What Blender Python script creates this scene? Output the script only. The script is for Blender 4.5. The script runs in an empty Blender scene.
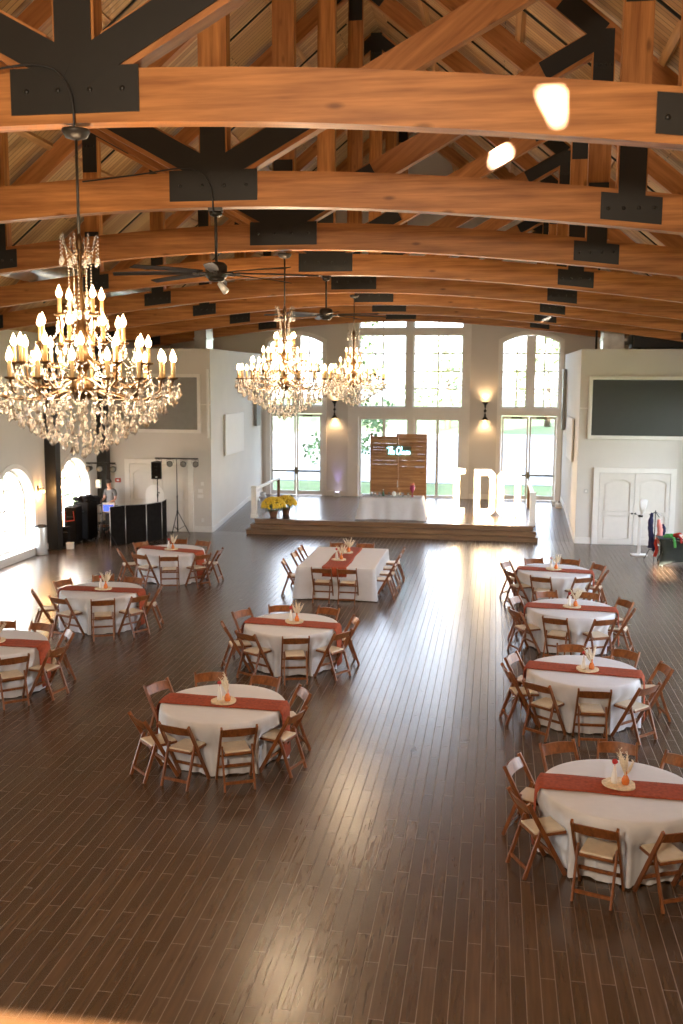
import bpy, bmesh, math, random
from mathutils import Vector, Matrix
from mathutils.geometry import tessellate_polygon
PI = math.pi
R_ = math.radians
sc = bpy.context.scene
COL = sc.collection
random.seed(7)

# ------------------------------------------------------------------ camera, world, sun, exposure
EYE = 5.112
f_px, pitch, yaw, roll = 991.1, R_(7.673), R_(8.749), R_(0.3207)
cyw, syw, cpt, spt = math.cos(yaw), math.sin(yaw), math.cos(pitch), math.sin(pitch)
Fv = Vector((-syw * cpt, cyw * cpt, -spt)); Rv = Vector((cyw, syw, 0)); Uv = Rv.cross(Fv)
R2 = math.cos(roll) * Rv + math.sin(roll) * Uv; U2 = -math.sin(roll) * Rv + math.cos(roll) * Uv
cd = bpy.data.cameras.new('camera'); cam = bpy.data.objects.new('camera', cd); COL.objects.link(cam)
m = Matrix((R2, U2, -Fv)).transposed().to_4x4(); m.translation = Vector((0, 0, EYE)); cam.matrix_world = m
cd.sensor_fit = 'VERTICAL'; cd.sensor_height = 36; cd.sensor_width = 24
cd.lens = f_px / 1024 * 36; cd.clip_start = 0.05; cd.clip_end = 600
cd.dof.use_dof = True; cd.dof.focus_distance = 13.0; cd.dof.aperture_fstop = 2.0
sc.camera = cam

WORLD_STRENGTH = 1.0
SUN_STRENGTH = 10.0
EXPOSURE = 4.2
CHANDELIER_W = 5.5
LOFT_FILL_W = 120.0  # strength of the added fill lamp behind the camera
w = bpy.data.worlds.new('world'); sc.world = w; w.use_nodes = True
nt = w.node_tree; bg = nt.nodes['Background']
tc = nt.nodes.new('ShaderNodeTexCoord'); sx = nt.nodes.new('ShaderNodeSeparateXYZ'); rp = nt.nodes.new('ShaderNodeValToRGB')
nt.links.new(tc.outputs['Generated'], sx.inputs[0]); nt.links.new(sx.outputs['Z'], rp.inputs[0])
rp.color_ramp.elements[0].position = 0.0; rp.color_ramp.elements[0].color = (0.90, 0.92, 0.92, 1)
rp.color_ramp.elements[1].position = 0.6; rp.color_ramp.elements[1].color = (0.55, 0.70, 0.95, 1)
nt.links.new(rp.outputs[0], bg.inputs[0]); bg.inputs[1].default_value = WORLD_STRENGTH
sund = bpy.data.lights.new('sun', 'SUN'); sund.energy = SUN_STRENGTH; sund.angle = R_(0.53); sund.color = (1.0, 0.86, 0.68)
SUN_DIR = Vector((0.12, 1.0, -0.18)).normalized()
suno = bpy.data.objects.new('sun', sund); COL.objects.link(suno)
suno.rotation_euler = SUN_DIR.to_track_quat('-Z', 'Y').to_euler()
sc.view_settings.view_transform = 'Standard'; sc.view_settings.look = 'None'
sc.view_settings.exposure = EXPOSURE; sc.view_settings.gamma = 1.0; sc.view_settings.use_curve_mapping = False
cy = sc.cycles
cy.use_denoising = True; cy.max_bounces = 10; cy.diffuse_bounces = 6; cy.glossy_bounces = 4
cy.transparent_max_bounces = 16; cy.transmission_bounces = 6
cy.caustics_reflective = False; cy.caustics_refractive = False; cy.sample_clamp_indirect = 8.0
cy.use_light_tree = True

# ------------------------------------------------------------------ constants of the room
XC, XL, XR = -3.335, -13.07, 6.40
YW, YF, YB = 31.65, 39.0, -6.0         # wing fronts, far wall, back wall
ZS = 0.45                               # stage level
WT = 6.05                               # top of the wings
RT = 14.35                              # ridge height of the deck underside
PITCH = 0.82
def roof_z(x): return RT - PITCH * abs(x - XC)

# ------------------------------------------------------------------ materials
MATS = {}
def nodes_of(name):
    mt = bpy.data.materials.new(name); mt.use_nodes = True
    n = mt.node_tree; b = n.nodes['Principled BSDF']; MATS[name] = mt
    return mt, n, b
def plain(name, col, rough=0.5, metal=0.0, noise=0.06, scale=6.0, spec=0.5, sheen=0.0, emit=None, es=0.0, bump=0.0):
    mt, n, b = nodes_of(name)
    nz = n.nodes.new('ShaderNodeTexNoise'); nz.inputs['Scale'].default_value = scale; nz.inputs['Detail'].default_value = 3
    t = n.nodes.new('ShaderNodeTexCoord'); n.links.new(t.outputs['Object'], nz.inputs['Vector'])
    r = n.nodes.new('ShaderNodeValToRGB')
    r.color_ramp.elements[0].position = 0.3; r.color_ramp.elements[1].position = 0.7
    r.color_ramp.elements[0].color = (*[c * (1 - noise) for c in col], 1)
    r.color_ramp.elements[1].color = (*[min(1, c * (1 + noise)) for c in col], 1)
    n.links.new(nz.outputs['Fac'], r.inputs[0]); n.links.new(r.outputs[0], b.inputs['Base Color'])
    b.inputs['Roughness'].default_value = rough; b.inputs['Metallic'].default_value = metal
    b.inputs['Specular IOR Level'].default_value = spec
    if sheen: b.inputs['Sheen Weight'].default_value = sheen
    if emit: b.inputs['Emission Color'].default_value = (*emit, 1); b.inputs['Emission Strength'].default_value = es
    if bump:
        bp = n.nodes.new('ShaderNodeBump'); bp.inputs['Strength'].default_value = bump
        n.links.new(nz.outputs['Fac'], bp.inputs['Height']); n.links.new(bp.outputs[0], b.inputs['Normal'])
    return mt
def wood(name, c1, c2, axis='X', rough=0.45, ang=0.0, knots=True, scale=1.0, spec=0.4):
    """laminated timber: streaks along one axis, darker laminations and knots"""
    mt, n, b = nodes_of(name)
    t = n.nodes.new('ShaderNodeTexCoord'); mp = n.nodes.new('ShaderNodeMapping')
    mp.vector_type = 'POINT'
    mr = n.nodes.new('ShaderNodeMapping'); mr.inputs['Rotation'].default_value = (0, ang, 0)
    n.links.new(t.outputs['Object'], mr.inputs['Vector']); n.links.new(mr.outputs[0], mp.inputs['Vector'])
    s = {'X': (0.5, 9, 9), 'Y': (9, 0.5, 9), 'Z': (9, 9, 0.5)}[axis]
    mp.inputs['Scale'].default_value = tuple(v * scale for v in s)
    nz = n.nodes.new('ShaderNodeTexNoise'); nz.inputs['Scale'].default_value = 1.6; nz.inputs['Detail'].default_value = 4; nz.inputs['Roughness'].default_value = 0.6
    n.links.new(mp.outputs[0], nz.inputs['Vector'])
    r = n.nodes.new('ShaderNodeValToRGB')
    r.color_ramp.elements[0].position = 0.32; r.color_ramp.elements[1].position = 0.68
    r.color_ramp.elements[0].color = (*c1, 1); r.color_ramp.elements[1].color = (*c2, 1)
    n.links.new(nz.outputs['Fac'], r.inputs[0])
    out = r.outputs[0]
    if knots:
        vo = n.nodes.new('ShaderNodeTexVoronoi'); vo.inputs['Scale'].default_value = 1.0
        m3 = n.nodes.new('ShaderNodeMapping')
        m3.inputs['Scale'].default_value = tuple({0.5: 1.6, 9: 4.2}[v] * scale for v in s)
        n.links.new(mr.outputs[0], m3.inputs['Vector']); n.links.new(m3.outputs[0], vo.inputs['Vector'])
        k = n.nodes.new('ShaderNodeValToRGB'); k.color_ramp.elements[0].position = 0.05; k.color_ramp.elements[1].position = 0.15
        k.color_ramp.elements[0].color = (0.38, 0.34, 0.30, 1); k.color_ramp.elements[1].color = (1, 1, 1, 1)
        n.links.new(vo.outputs['Distance'], k.inputs[0])
        mx = n.nodes.new('ShaderNodeMixRGB'); mx.blend_type = 'MULTIPLY'; mx.inputs[0].default_value = 0.8
        n.links.new(out, mx.inputs[1]); n.links.new(k.outputs[0], mx.inputs[2]); out = mx.outputs[0]
    n.links.new(out, b.inputs['Base Color'])
    b.inputs['Roughness'].default_value = rough; b.inputs['Specular IOR Level'].default_value = spec
    return mt
G1, G2 = (0.245, 0.088, 0.022), (0.53, 0.225, 0.066)
AP = math.atan(PITCH)
wood('glulam_x', G1, G2, 'X'); wood('glulam_z', G1, G2, 'Z')
wood('glulam_slope_right', (0.27, 0.10, 0.028), (0.46, 0.19, 0.06), 'X', ang=-AP)
wood('glulam_slope_left', (0.27, 0.10, 0.028), (0.46, 0.19, 0.06), 'X', ang=AP)
wood('purlin_wood', (0.36, 0.17, 0.06), (0.55, 0.30, 0.12), 'Y')
wood('chair_wood', (0.12, 0.038, 0.011), (0.27, 0.092, 0.026), 'Z', rough=0.28, knots=False, scale=1.5)
wood('pallet_wood', (0.20, 0.085, 0.03), (0.42, 0.22, 0.09), 'X', rough=0.6)
wood('step_wood', (0.13, 0.07, 0.035), (0.26, 0.15, 0.075), 'X', rough=0.4, knots=False)
wood('rail_wood', (0.16, 0.075, 0.03), (0.25, 0.125, 0.05), 'X', rough=0.4, knots=False)
plain('black_steel', (0.014, 0.013, 0.011), 0.45, 0.2)
plain('wall_paint', (0.66, 0.63, 0.585), 0.75, noise=0.02, scale=1.5)
plain('trim_white', (0.80, 0.775, 0.73), 0.45, noise=0.02)
plain('door_white', (0.70, 0.665, 0.61), 0.4, noise=0.02)
plain('vinyl_beige', (0.60, 0.50, 0.37), 0.45, noise=0.05, scale=20)
plain('tablecloth_white', (0.63, 0.625, 0.645), 0.9, noise=0.02, scale=10, spec=0.2)
plain('rust_cloth', (0.30, 0.062, 0.027), 0.85, noise=0.25, scale=22, spec=0.15)
plain('bronze', (0.10, 0.055, 0.022), 0.38, 0.8, noise=0.2)
plain('candle_ivory', (0.62, 0.42, 0.20), 0.45)
plain('old_brass', (0.17, 0.15, 0.09), 0.5, 0.3)
plain('fan_bronze', (0.035, 0.028, 0.022), 0.4, 0.5)
plain('wood_slice', (0.66, 0.52, 0.34), 0.7, noise=0.2, scale=30)
plain('orange_glass', (0.62, 0.16, 0.03), 0.15, noise=0.1)
plain('pampas', (0.72, 0.62, 0.47), 0.95, noise=0.15, scale=60)
plain('red_flower', (0.45, 0.03, 0.03), 0.8, noise=0.3, scale=60)
plain('paper_white', (0.82, 0.80, 0.77), 0.7, noise=0.01)
plain('green_leaf', (0.06, 0.14, 0.035), 0.7, noise=0.3, scale=20)
plain('black_plastic', (0.018, 0.018, 0.018), 0.4)
plain('black_fabric', (0.012, 0.010, 0.009), 0.9, noise=0.2, scale=8, spec=0.1)
plain('screen_grey', (0.040, 0.046, 0.041), 0.3, noise=0.04)
plain('screen_grey_light', (0.24, 0.235, 0.215), 0.5, noise=0.04)
plain('white_plastic', (0.78, 0.77, 0.74), 0.35, noise=0.01)
plain('grey_metal', (0.55, 0.54, 0.51), 0.35, 0.7)
plain('galvanised', (0.62, 0.64, 0.63), 0.3, 0.85, noise=0.15, scale=4)
plain('red_plastic', (0.55, 0.06, 0.03), 0.5)
plain('mum_yellow', (0.80, 0.52, 0.04), 0.8, noise=0.35, scale=40)
plain('terracotta', (0.30, 0.14, 0.07), 0.7)
plain('navy_cloth', (0.012, 0.012, 0.06), 0.85, noise=0.3, scale=20)
plain('pink_cloth', (0.80, 0.30, 0.26), 0.85)
plain('red_cloth', (0.62, 0.05, 0.03), 0.85, noise=0.3, scale=20)
plain('green_cloth', (0.08, 0.36, 0.08), 0.85, noise=0.3)
plain('yellow_cloth', (0.75, 0.45, 0.05), 0.85, noise=0.2)
plain('dark_green_cloth', (0.016, 0.022, 0.018), 0.8, noise=0.2)
plain('shirt_grey', (0.17, 0.16, 0.15), 0.9, noise=0.1)
plain('trousers', (0.02, 0.02, 0.025), 0.9)
plain('skin', (0.55, 0.28, 0.19), 0.5, noise=0.04)
plain('hair', (0.03, 0.018, 0.01), 0.7)
plain('plum_glass', (0.30, 0.04, 0.10), 0.15)
plain('green_glass', (0.02, 0.06, 0.03), 0.1)
plain('lawn', (0.085, 0.125, 0.030), 0.95, noise=0.3, scale=0.6)
plain('gravel', (0.27, 0.265, 0.25), 0.95, noise=0.06, scale=0.8)
plain('leaf_far', (0.13, 0.20, 0.085), 0.9, noise=0.45, scale=1.2)
plain('bark', (0.12, 0.08, 0.05), 0.9)
plain('brick_orange', (0.52, 0.25, 0.13), 0.9, noise=0.2, scale=2)
def emitter(name, col, s, sampled=True):
    mt = bpy.data.materials.new(name); mt.use_nodes = True; n = mt.node_tree; n.nodes.clear()
    e = n.nodes.new('ShaderNodeEmission'); o = n.nodes.new('ShaderNodeOutputMaterial')
    e.inputs[0].default_value = (*col, 1); e.inputs[1].default_value = s; n.links.new(e.outputs[0], o.inputs[0])
    if not sampled: mt.cycles.emission_sampling = 'NONE'
    MATS[name] = mt
emitter('bulb_warm', (1.0, 0.62, 0.28), 2.0, False)
emitter('marquee_bulb', (1.0, 0.80, 0.55), 2.2, False)
emitter('neon_cyan', (0.25, 0.85, 1.0), 0.9, False)
emitter('uplight_lens', (0.70, 0.62, 1.0), 0.5, False)
emitter('laptop_screen', (0.10, 0.16, 0.75), 0.10, False)
emitter('green_led', (0.25, 0.9, 0.6), 0.2, False)
def clearglass(name, gloss=0.07, tint=(1, 1, 1), rough=0.0):
    mt = bpy.data.materials.new(name); mt.use_nodes = True; n = mt.node_tree; n.nodes.clear()
    t = n.nodes.new('ShaderNodeBsdfTransparent'); g = n.nodes.new('ShaderNodeBsdfGlossy'); mx = n.nodes.new('ShaderNodeMixShader')
    o = n.nodes.new('ShaderNodeOutputMaterial'); t.inputs[0].default_value = (*tint, 1); g.inputs['Roughness'].default_value = rough
    mx.inputs[0].default_value = gloss; n.links.new(t.outputs[0], mx.inputs[1]); n.links.new(g.outputs[0], mx.inputs[2])
    n.links.new(mx.outputs[0], o.inputs[0]); MATS[name] = mt
clearglass('window_glass', 0.06); clearglass('window_glass_dimmed', 0.06, (0.72, 0.73, 0.745)); clearglass('tumbler_glass', 0.30, (0.93, 0.96, 0.95))  # far panes darkened in colour to hold back the outdoor brightness
def crystal():
    mt, n, b = nodes_of('crystal')
    b.inputs['Base Color'].default_value = (1.0, 0.93, 0.84, 1); b.inputs['Roughness'].default_value = 0.03
    b.inputs['IOR'].default_value = 1.55; b.inputs['Transmission Weight'].default_value = 0.75
crystal()
def deck():
    mt, n, b = nodes_of('roof_deck')
    t = n.nodes.new('ShaderNodeTexCoord'); s = n.nodes.new('ShaderNodeSeparateXYZ'); n.links.new(t.outputs['Object'], s.inputs[0])
    c = n.nodes.new('ShaderNodeCombineXYZ'); n.links.new(s.outputs['X'], c.inputs[0]); n.links.new(s.outputs['Y'], c.inputs[1])
    br = n.nodes.new('ShaderNodeTexBrick'); n.links.new(c.outputs[0], br.inputs['Vector'])
    br.inputs['Scale'].default_value = 1; br.inputs['Brick Width'].default_value = 3.0; br.inputs['Row Height'].default_value = 0.14
    br.inputs['Mortar Size'].default_value = 0.008; br.offset = 0.37
    br.inputs['Color1'].default_value = (0.36, 0.19, 0.08, 1); br.inputs['Color2'].default_value = (0.56, 0.35, 0.165, 1)
    br.inputs['Mortar'].default_value = (0.12, 0.06, 0.02, 1)
    n.links.new(br.outputs['Color'], b.inputs['Base Color']); b.inputs['Roughness'].default_value = 0.5
deck()
def floor_mat(name, dark=1.0):
    mt, n, b = nodes_of(name)
    t = n.nodes.new('ShaderNodeTexCoord'); s = n.nodes.new('ShaderNodeSeparateXYZ'); n.links.new(t.outputs['Object'], s.inputs[0])
    c = n.nodes.new('ShaderNodeCombineXYZ'); n.links.new(s.outputs['Y'], c.inputs[0]); n.links.new(s.outputs['X'], c.inputs[1])
    def brick(c1, c2, mo):
        br = n.nodes.new('ShaderNodeTexBrick'); n.links.new(c.outputs[0], br.inputs['Vector'])
        br.inputs['Scale'].default_value = 1; br.inputs['Brick Width'].default_value = 1.22; br.inputs['Row Height'].default_value = 0.127
        br.inputs['Mortar Size'].default_value = 0.0035; br.inputs['Mortar Smooth'].default_value = 0.3
        br.offset = 0.36; br.offset_frequency = 2; br.squash = 1.0
        for k, v in (('Color1', c1), ('Color2', c2), ('Mortar', mo)): br.inputs[k].default_value = (*v, 1)
        return br
    d = dark
    br = brick((0.052 * d, 0.032 * d, 0.018 * d), (0.082 * d, 0.050 * d, 0.029 * d), (0.15 * d, 0.11 * d, 0.078 * d))
    mp = n.nodes.new('ShaderNodeMapping'); mp.inputs['Scale'].default_value = (14, 0.9, 1)
    n.links.new(t.outputs['Object'], mp.inputs['Vector'])
    nz = n.nodes.new('ShaderNodeTexNoise'); nz.inputs['Scale'].default_value = 1.8; nz.inputs['Detail'].default_value = 5
    n.links.new(mp.outputs[0], nz.inputs['Vector'])
    r = n.nodes.new('ShaderNodeValToRGB'); r.color_ramp.elements[0].position = 0.3; r.color_ramp.elements[1].position = 0.75
    r.color_ramp.elements[0].color = (0.72, 0.70, 0.68, 1); r.color_ramp.elements[1].color = (1.25, 1.2, 1.15, 1)
    n.links.new(nz.outputs['Fac'], r.inputs[0])
    mx = n.nodes.new('ShaderNodeMixRGB'); mx.blend_type = 'MULTIPLY'; mx.inputs[0].default_value = 1
    n.links.new(br.outputs['Color'], mx.inputs[1]); n.links.new(r.outputs[0], mx.inputs[2]); n.links.new(mx.outputs[0], b.inputs['Base Color'])
    # roughness: worn satin varnish, seams dull
    n2 = n.nodes.new('ShaderNodeTexNoise'); n2.inputs['Scale'].default_value = 2.3; n2.inputs['Detail'].default_value = 3
    n.links.new(t.outputs['Object'], n2.inputs['Vector'])
    rr = n.nodes.new('ShaderNodeMapRange'); rr.inputs['To Min'].default_value = 0.23; rr.inputs['To Max'].default_value = 0.29
    n.links.new(n2.outputs['Fac'], rr.inputs['Value'])
    ad = n.nodes.new('ShaderNodeMath'); ad.operation = 'MULTIPLY_ADD'; ad.inputs[1].default_value = 0.45
    n.links.new(br.outputs['Fac'], ad.inputs[0]); n.links.new(rr.outputs[0], ad.inputs[2]); n.links.new(ad.outputs[0], b.inputs['Roughness'])
    b.inputs['Specular IOR Level'].default_value = 1.0
    bp = n.nodes.new('ShaderNodeBump'); bp.inputs['Strength'].default_value = 0.25; bp.inputs['Distance'].default_value = 0.004; bp.invert = True
    n.links.new(br.outputs['Fac'], bp.inputs['Height'])
    b2 = n.nodes.new('ShaderNodeBump'); b2.inputs['Strength'].default_value = 0.02; b2.inputs['Distance'].default_value = 0.01
    n.links.new(nz.outputs['Fac'], b2.inputs['Height']); n.links.new(bp.outputs[0], b2.inputs['Normal']); n.links.new(b2.outputs[0], b.inputs['Normal'])
floor_mat('plank_floor', 1.2); floor_mat('stage_planks', 1.5)

# ------------------------------------------------------------------ mesh helpers
class MB:
    def __init__(s): s.v = []; s.f = []; s.sm = []
    def add(s, vs, fs, smooth=False):
        o = len(s.v); s.v += [tuple(v) for v in vs]; s.f += [tuple(i + o for i in f) for f in fs]; s.sm += [smooth] * len(fs); return s
    def box(s, x0, x1, y0, y1, z0, z1, M=None):
        vs = [(x, y, z) for x in (x0, x1) for y in (y0, y1) for z in (z0, z1)]
        if M is not None: vs = [M @ Vector(v) for v in vs]
        return s.add(vs, [(0, 1, 3, 2), (4, 6, 7, 5), (0, 4, 5, 1), (2, 3, 7, 6), (0, 2, 6, 4), (1, 5, 7, 3)])
    def bar(s, a, b, wdt, h, up=(0, 0, 1)):
        """rectangular bar from a to b: width across, height along up"""
        a, b = Vector(a), Vector(b); d = (b - a).normalized(); u = Vector(up)
        if abs(d.dot(u)) > 0.98: u = Vector((0, 1, 0))
        x = d.cross(u).normalized(); z = x.cross(d).normalized()
        vs = [p + x * (i * wdt / 2) + z * (j * h / 2) for p in (a, b) for i in (-1, 1) for j in (-1, 1)]
        return s.add(vs, [(0, 1, 3, 2), (4, 6, 7, 5), (0, 4, 5, 1), (2, 3, 7, 6), (0, 2, 6, 4), (1, 5, 7, 3)])
    def tube(s, pts, r, n=8, cap=True):
        pts = [Vector(p) for p in pts]; k = len(pts)
        rs = r if isinstance(r, (list, tuple)) else [r] * k
        vs = []; prev = None
        for i, p in enumerate(pts):
            d = (pts[min(i + 1, k - 1)] - pts[max(i - 1, 0)]).normalized()
            if prev is None:
                u = Vector((0, 0, 1)) if abs(d.z) < 0.9 else Vector((1, 0, 0))
                x = d.cross(u).normalized()
            else:
                x = (prev - d * prev.dot(d))
                x = x.normalized() if x.length > 1e-6 else prev
            prev = x; y = d.cross(x)
            vs += [p + (x * math.cos(2 * PI * j / n) + y * math.sin(2 * PI * j / n)) * rs[i] for j in range(n)]
        fs = [(i * n + j, i * n + (j + 1) % n, (i + 1) * n + (j + 1) % n, (i + 1) * n + j) for i in range(k - 1) for j in range(n)]
        if cap: fs += [tuple(range(n))[::-1], tuple((k - 1) * n + j for j in range(n))]
        return s.add(vs, fs, True)
    def lathe(s, prof, n=24, c=(0, 0, 0), sx=1.0, sy=1.0):
        vs = [(c[0] + r * sx * math.cos(2 * PI * j / n), c[1] + r * sy * math.sin(2 * PI * j / n), c[2] + z) for r, z in prof for j in range(n)]
        k = len(prof)
        fs = [(i * n + j, i * n + (j + 1) % n, (i + 1) * n + (j + 1) % n, (i + 1) * n + j) for i in range(k - 1) for j in range(n)]
        if prof[0][0] > 1e-5: fs.append(tuple(range(n))[::-1])
        if prof[-1][0] > 1e-5: fs.append(tuple((k - 1) * n + j for j in range(n)))
        return s.add(vs, fs, True)
    def blob(s, c, r, n=8, k=5):
        r = (r, r, r) if not isinstance(r, (tuple, list)) else r
        prof = [(math.sin(PI * i / k), -math.cos(PI * i / k)) for i in range(k + 1)]
        vs = [(c[0] + max(a, 1e-4) * r[0] * math.cos(2 * PI * j / n), c[1] + max(a, 1e-4) * r[1] * math.sin(2 * PI * j / n), c[2] + z * r[2]) for a, z in prof for j in range(n)]
        fs = [(i * n + j, i * n + (j + 1) % n, (i + 1) * n + (j + 1) % n, (i + 1) * n + j) for i in range(k) for j in range(n)]
        return s.add(vs, fs, True)
    def poly(s, loops, mp, w0, w1):
        """extruded flat polygon with holes; loops in (u, z); mp(u, z, w) -> 3D"""
        flat = [p for l in loops for p in l]; n = len(flat)
        tris = tessellate_polygon([[Vector((p[0], p[1], 0)) for p in l] for l in loops])
        vs = [mp(u, z, w0) for u, z in flat] + [mp(u, z, w1) for u, z in flat]
        fs = [tuple(t) for t in tris] + [tuple(i + n for i in t[::-1]) for t in tris]
        o = 0
        for l in loops:
            k = len(l)
            fs += [(o + i, o + (i + 1) % k, o + (i + 1) % k + n, o + i + n) for i in range(k)]; o += k
        return s.add(vs, fs)
    def mesh(s, name, mat):
        me = bpy.data.meshes.new(name); me.from_pydata(s.v, [], s.f); me.update()
        for p, sm in zip(me.polygons, s.sm): p.use_smooth = sm
        bm = bmesh.new(); bm.from_mesh(me); bmesh.ops.recalc_face_normals(bm, faces=bm.faces); bm.to_mesh(me); bm.free()
        me.materials.append(MATS[mat]); return me
    def build(s, name, mat, parent=None, loc=None, bevel=0.0):
        o = bpy.data.objects.new(name, s.mesh(name, mat)); COL.objects.link(o)
        if parent: o.parent = parent
        if loc: o.location = loc
        if bevel:
            b = o.modifiers.new('bevel', 'BEVEL'); b.width = bevel; b.segments = 2; b.limit_method = 'ANGLE'
        return o
def tag(o, label=None, cat=None, group=None, kind=None):
    if label: o['label'] = label
    if cat: o['category'] = cat
    if group: o['group'] = group
    if kind: o['kind'] = kind
    return o
def empty(name, loc=(0, 0, 0), rz=0.0):
    o = bpy.data.objects.new(name, None); COL.objects.link(o); o.location = loc; o.rotation_euler = (0, 0, rz)
    o.empty_display_size = 0.1; return o
def thing(name, label, cat, loc=(0, 0, 0), rz=0.0, group=None):
    return tag(empty(name, loc, rz), label, cat, group)
def struct(o): o['kind'] = 'structure'; return o
KIDS = {}
def copy_tree(o, parent=None):
    c = o.copy(); COL.objects.link(c)
    if parent: c.parent = parent
    for ch in list(o.children): copy_tree(ch, c)
    return c

# ------------------------------------------------------------------ room shell
def arch_pts(hw, zs, rise, n=14):
    """top edge points from -hw to hw"""
    if rise <= 0: return [(-hw, zs), (hw, zs)]
    R = (hw * hw + rise * rise) / (2 * rise); a = math.asin(min(1, hw / R))
    return [(R * math.sin(-a + 2 * a * i / n), zs + R * math.cos(-a + 2 * a * i / n) - (R - rise)) for i in range(n + 1)]
def arch_loop(u, hw, z0, zs, rise, n=14):
    return [(u + hw, z0), (u - hw, z0)] + [(u + a, b) for a, b in arch_pts(hw, zs, rise, n)]
def arch_top(x, hw, zs, rise):
    if rise <= 0: return zs
    R = (hw * hw + rise * rise) / (2 * rise); return zs + math.sqrt(max(R * R - x * x, 0)) - (R - rise)
far = lambda u, z, w: (u, YF + w, z)
left = lambda u, z, w: (XL - w, u, z)
right = lambda u, z, w: (XR + w, u, z)
back = lambda u, z, w: (u, YB - w, z)

struct(MB().box(XL - .4, XR + .4, YB, YF + .3, -0.12, 0.0).build('floor', 'plank_floor'))
gable = [(XL - .4, -.1), (XR + .4, -.1), (XR + .4, roof_z(XR + .4)), (XC, RT), (XL - .4, roof_z(XL - .4))]
DOORS = [(-7.86, 'left'), (1.30, 'right')]
holes_far = []
for u, _ in DOORS:
    holes_far += [[(u - 1.05, ZS), (u + 1.05, ZS), (u + 1.05, 3.72), (u - 1.05, 3.72)], arch_loop(u, 1.09, 4.02, 6.53, .30)]
for (a, b, c, d) in ((-5.33, -3.47, 4.0, 6.82), (-3.20, -1.27, 4.0, 6.82), (-5.33, -3.47, 7.05, 8.6), (-3.20, -1.27, 7.05, 8.6), (-5.33, -3.33, ZS, 3.60), (-3.13, -1.32, ZS, 3.60)):
    holes_far.append([(a, c), (b, c), (b, d), (a, d)])
struct(MB().poly([gable] + holes_far, far, 0, .30).build('wall_far', 'wall_paint'))
WIN_Y = [5.6, 9.6, 13.6, 17.6, 21.6, 25.45, 29.4]  # nearer ones lie out of view, continuing the row to add daylight
def wallpoly(y0, y1, ztop): return [(y0, -.1), (y1, -.1), (y1, ztop), (y0, ztop)]
lh = [arch_loop(y, 1.18, .22, 1.75, .85) for y in WIN_Y]
struct(MB().poly([wallpoly(YB, YF + .3, roof_z(XL) + .02)] + lh, left, 0, .40).build('wall_left', 'wall_paint'))
ADDED_RWIN_Y = [13.6, 17.6, 21.6, 25.45, 29.4]  # tall windows added in the unseen wall to brighten the timbers
rh = [arch_loop(y, 1.18, .22, 4.2, .85) for y in ADDED_RWIN_Y]
struct(MB().poly([wallpoly(YB, YF + .3, roof_z(XR) + .02)] + rh, right, 0, .40).build('wall_right', 'wall_paint'))
sun_slots = [[(-1.27, 9.46), (-1.23, 9.46), (-1.23, 9.70), (-1.40, 9.70)], [(-3.25, 13.66), (-2.98, 13.72), (-2.90, 13.92), (-3.02, 14.02), (-3.20, 13.98)], [(.34, 5.80), (.84, 5.84), (.86, 6.18), (.32, 6.14)]]  # unseen holes added and shaped so the sun patches land inside
struct(MB().poly([gable] + sun_slots, back, 0, .12).build('wall_back', 'wall_paint'))
for sgn, nm in ((-1, 'ceiling_left'), (1, 'ceiling_right')):
    xe = XL - .9 if sgn < 0 else XR + .9
    mb = MB(); z0, z1 = RT, roof_z(xe)
    vs = [(x, y, z + dz) for (x, z) in ((XC, z0), (xe, z1)) for y in (YB - .2, YF + .6) for dz in (0, .12)]
    mb.add(vs, [(0, 1, 3, 2), (4, 6, 7, 5), (0, 4, 5, 1), (2, 3, 7, 6), (0, 2, 6, 4), (1, 5, 7, 3)])
    struct(mb.build(nm, 'roof_deck'))
# wings either side of the alcove
struct(MB().box(XL, -9.24, YW, YW + .14, 0, WT).build('wall_left_wing_front', 'wall_paint'))
struct(MB().box(-9.38, -9.24, YW + .14, YF, 0, WT).build('wall_left_wing_side', 'wall_paint'))
struct(MB().box(2.58, XR, YW, YW + .14, 0, WT).build('wall_right_wing_front', 'wall_paint'))
struct(MB().box(2.58, 2.72, YW + .14, YF, 0, WT).build('wall_right_wing_side', 'wall_paint'))
struct(MB().box(XL, -9.38, YW + .14, YF, WT - .14, WT - .02).build('ceiling_left_wing', 'wall_paint'))
struct(MB().box(2.72, XR, YW + .14, YF, WT - .14, WT - .02).build('ceiling_right_wing', 'wall_paint'))
# ramps beside the stage
for x0, x1, nm in ((-9.24, -8.02, 'floor_ramp_left'), (1.45, 2.58, 'floor_ramp_right')):
    vs = [(x, y, z) for x in (x0, x1) for (y, z) in ((YW + .3, 0.001), (36.6, ZS - .002), (YF, ZS - .002), (YF, 0))]
    struct(MB().add(vs, [(0, 1, 2, 3), (4, 7, 6, 5), (0, 4, 5, 1), (1, 5, 6, 2), (2, 6, 7, 3), (0, 3, 7, 4)]).build(nm, 'stage_planks'))
    xs = -9.24 if x0 < -5 else 2.58; s = 1 if x0 < -5 else -1
    mb = MB(); pts = [(YW + .0, 0.0), (YW + .3, 0.0), (36.6, ZS), (YF, ZS)]
    for (ya, za), (yb, zb) in zip(pts, pts[1:]):
        vs = [(xs + s * dx, y, z + dz) for dx in (0, .02) for (y, z) in ((ya, za), (yb, zb)) for dz in (0, .18)]
        mb.add(vs, [(0, 1, 3, 2), (4, 6, 7, 5), (0, 4, 5, 1), (2, 3, 7, 6), (0, 2, 6, 4), (1, 5, 7, 3)])
    struct(mb.build('baseboard_ramp_' + nm.split('_')[-1], 'trim_white'))
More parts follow.
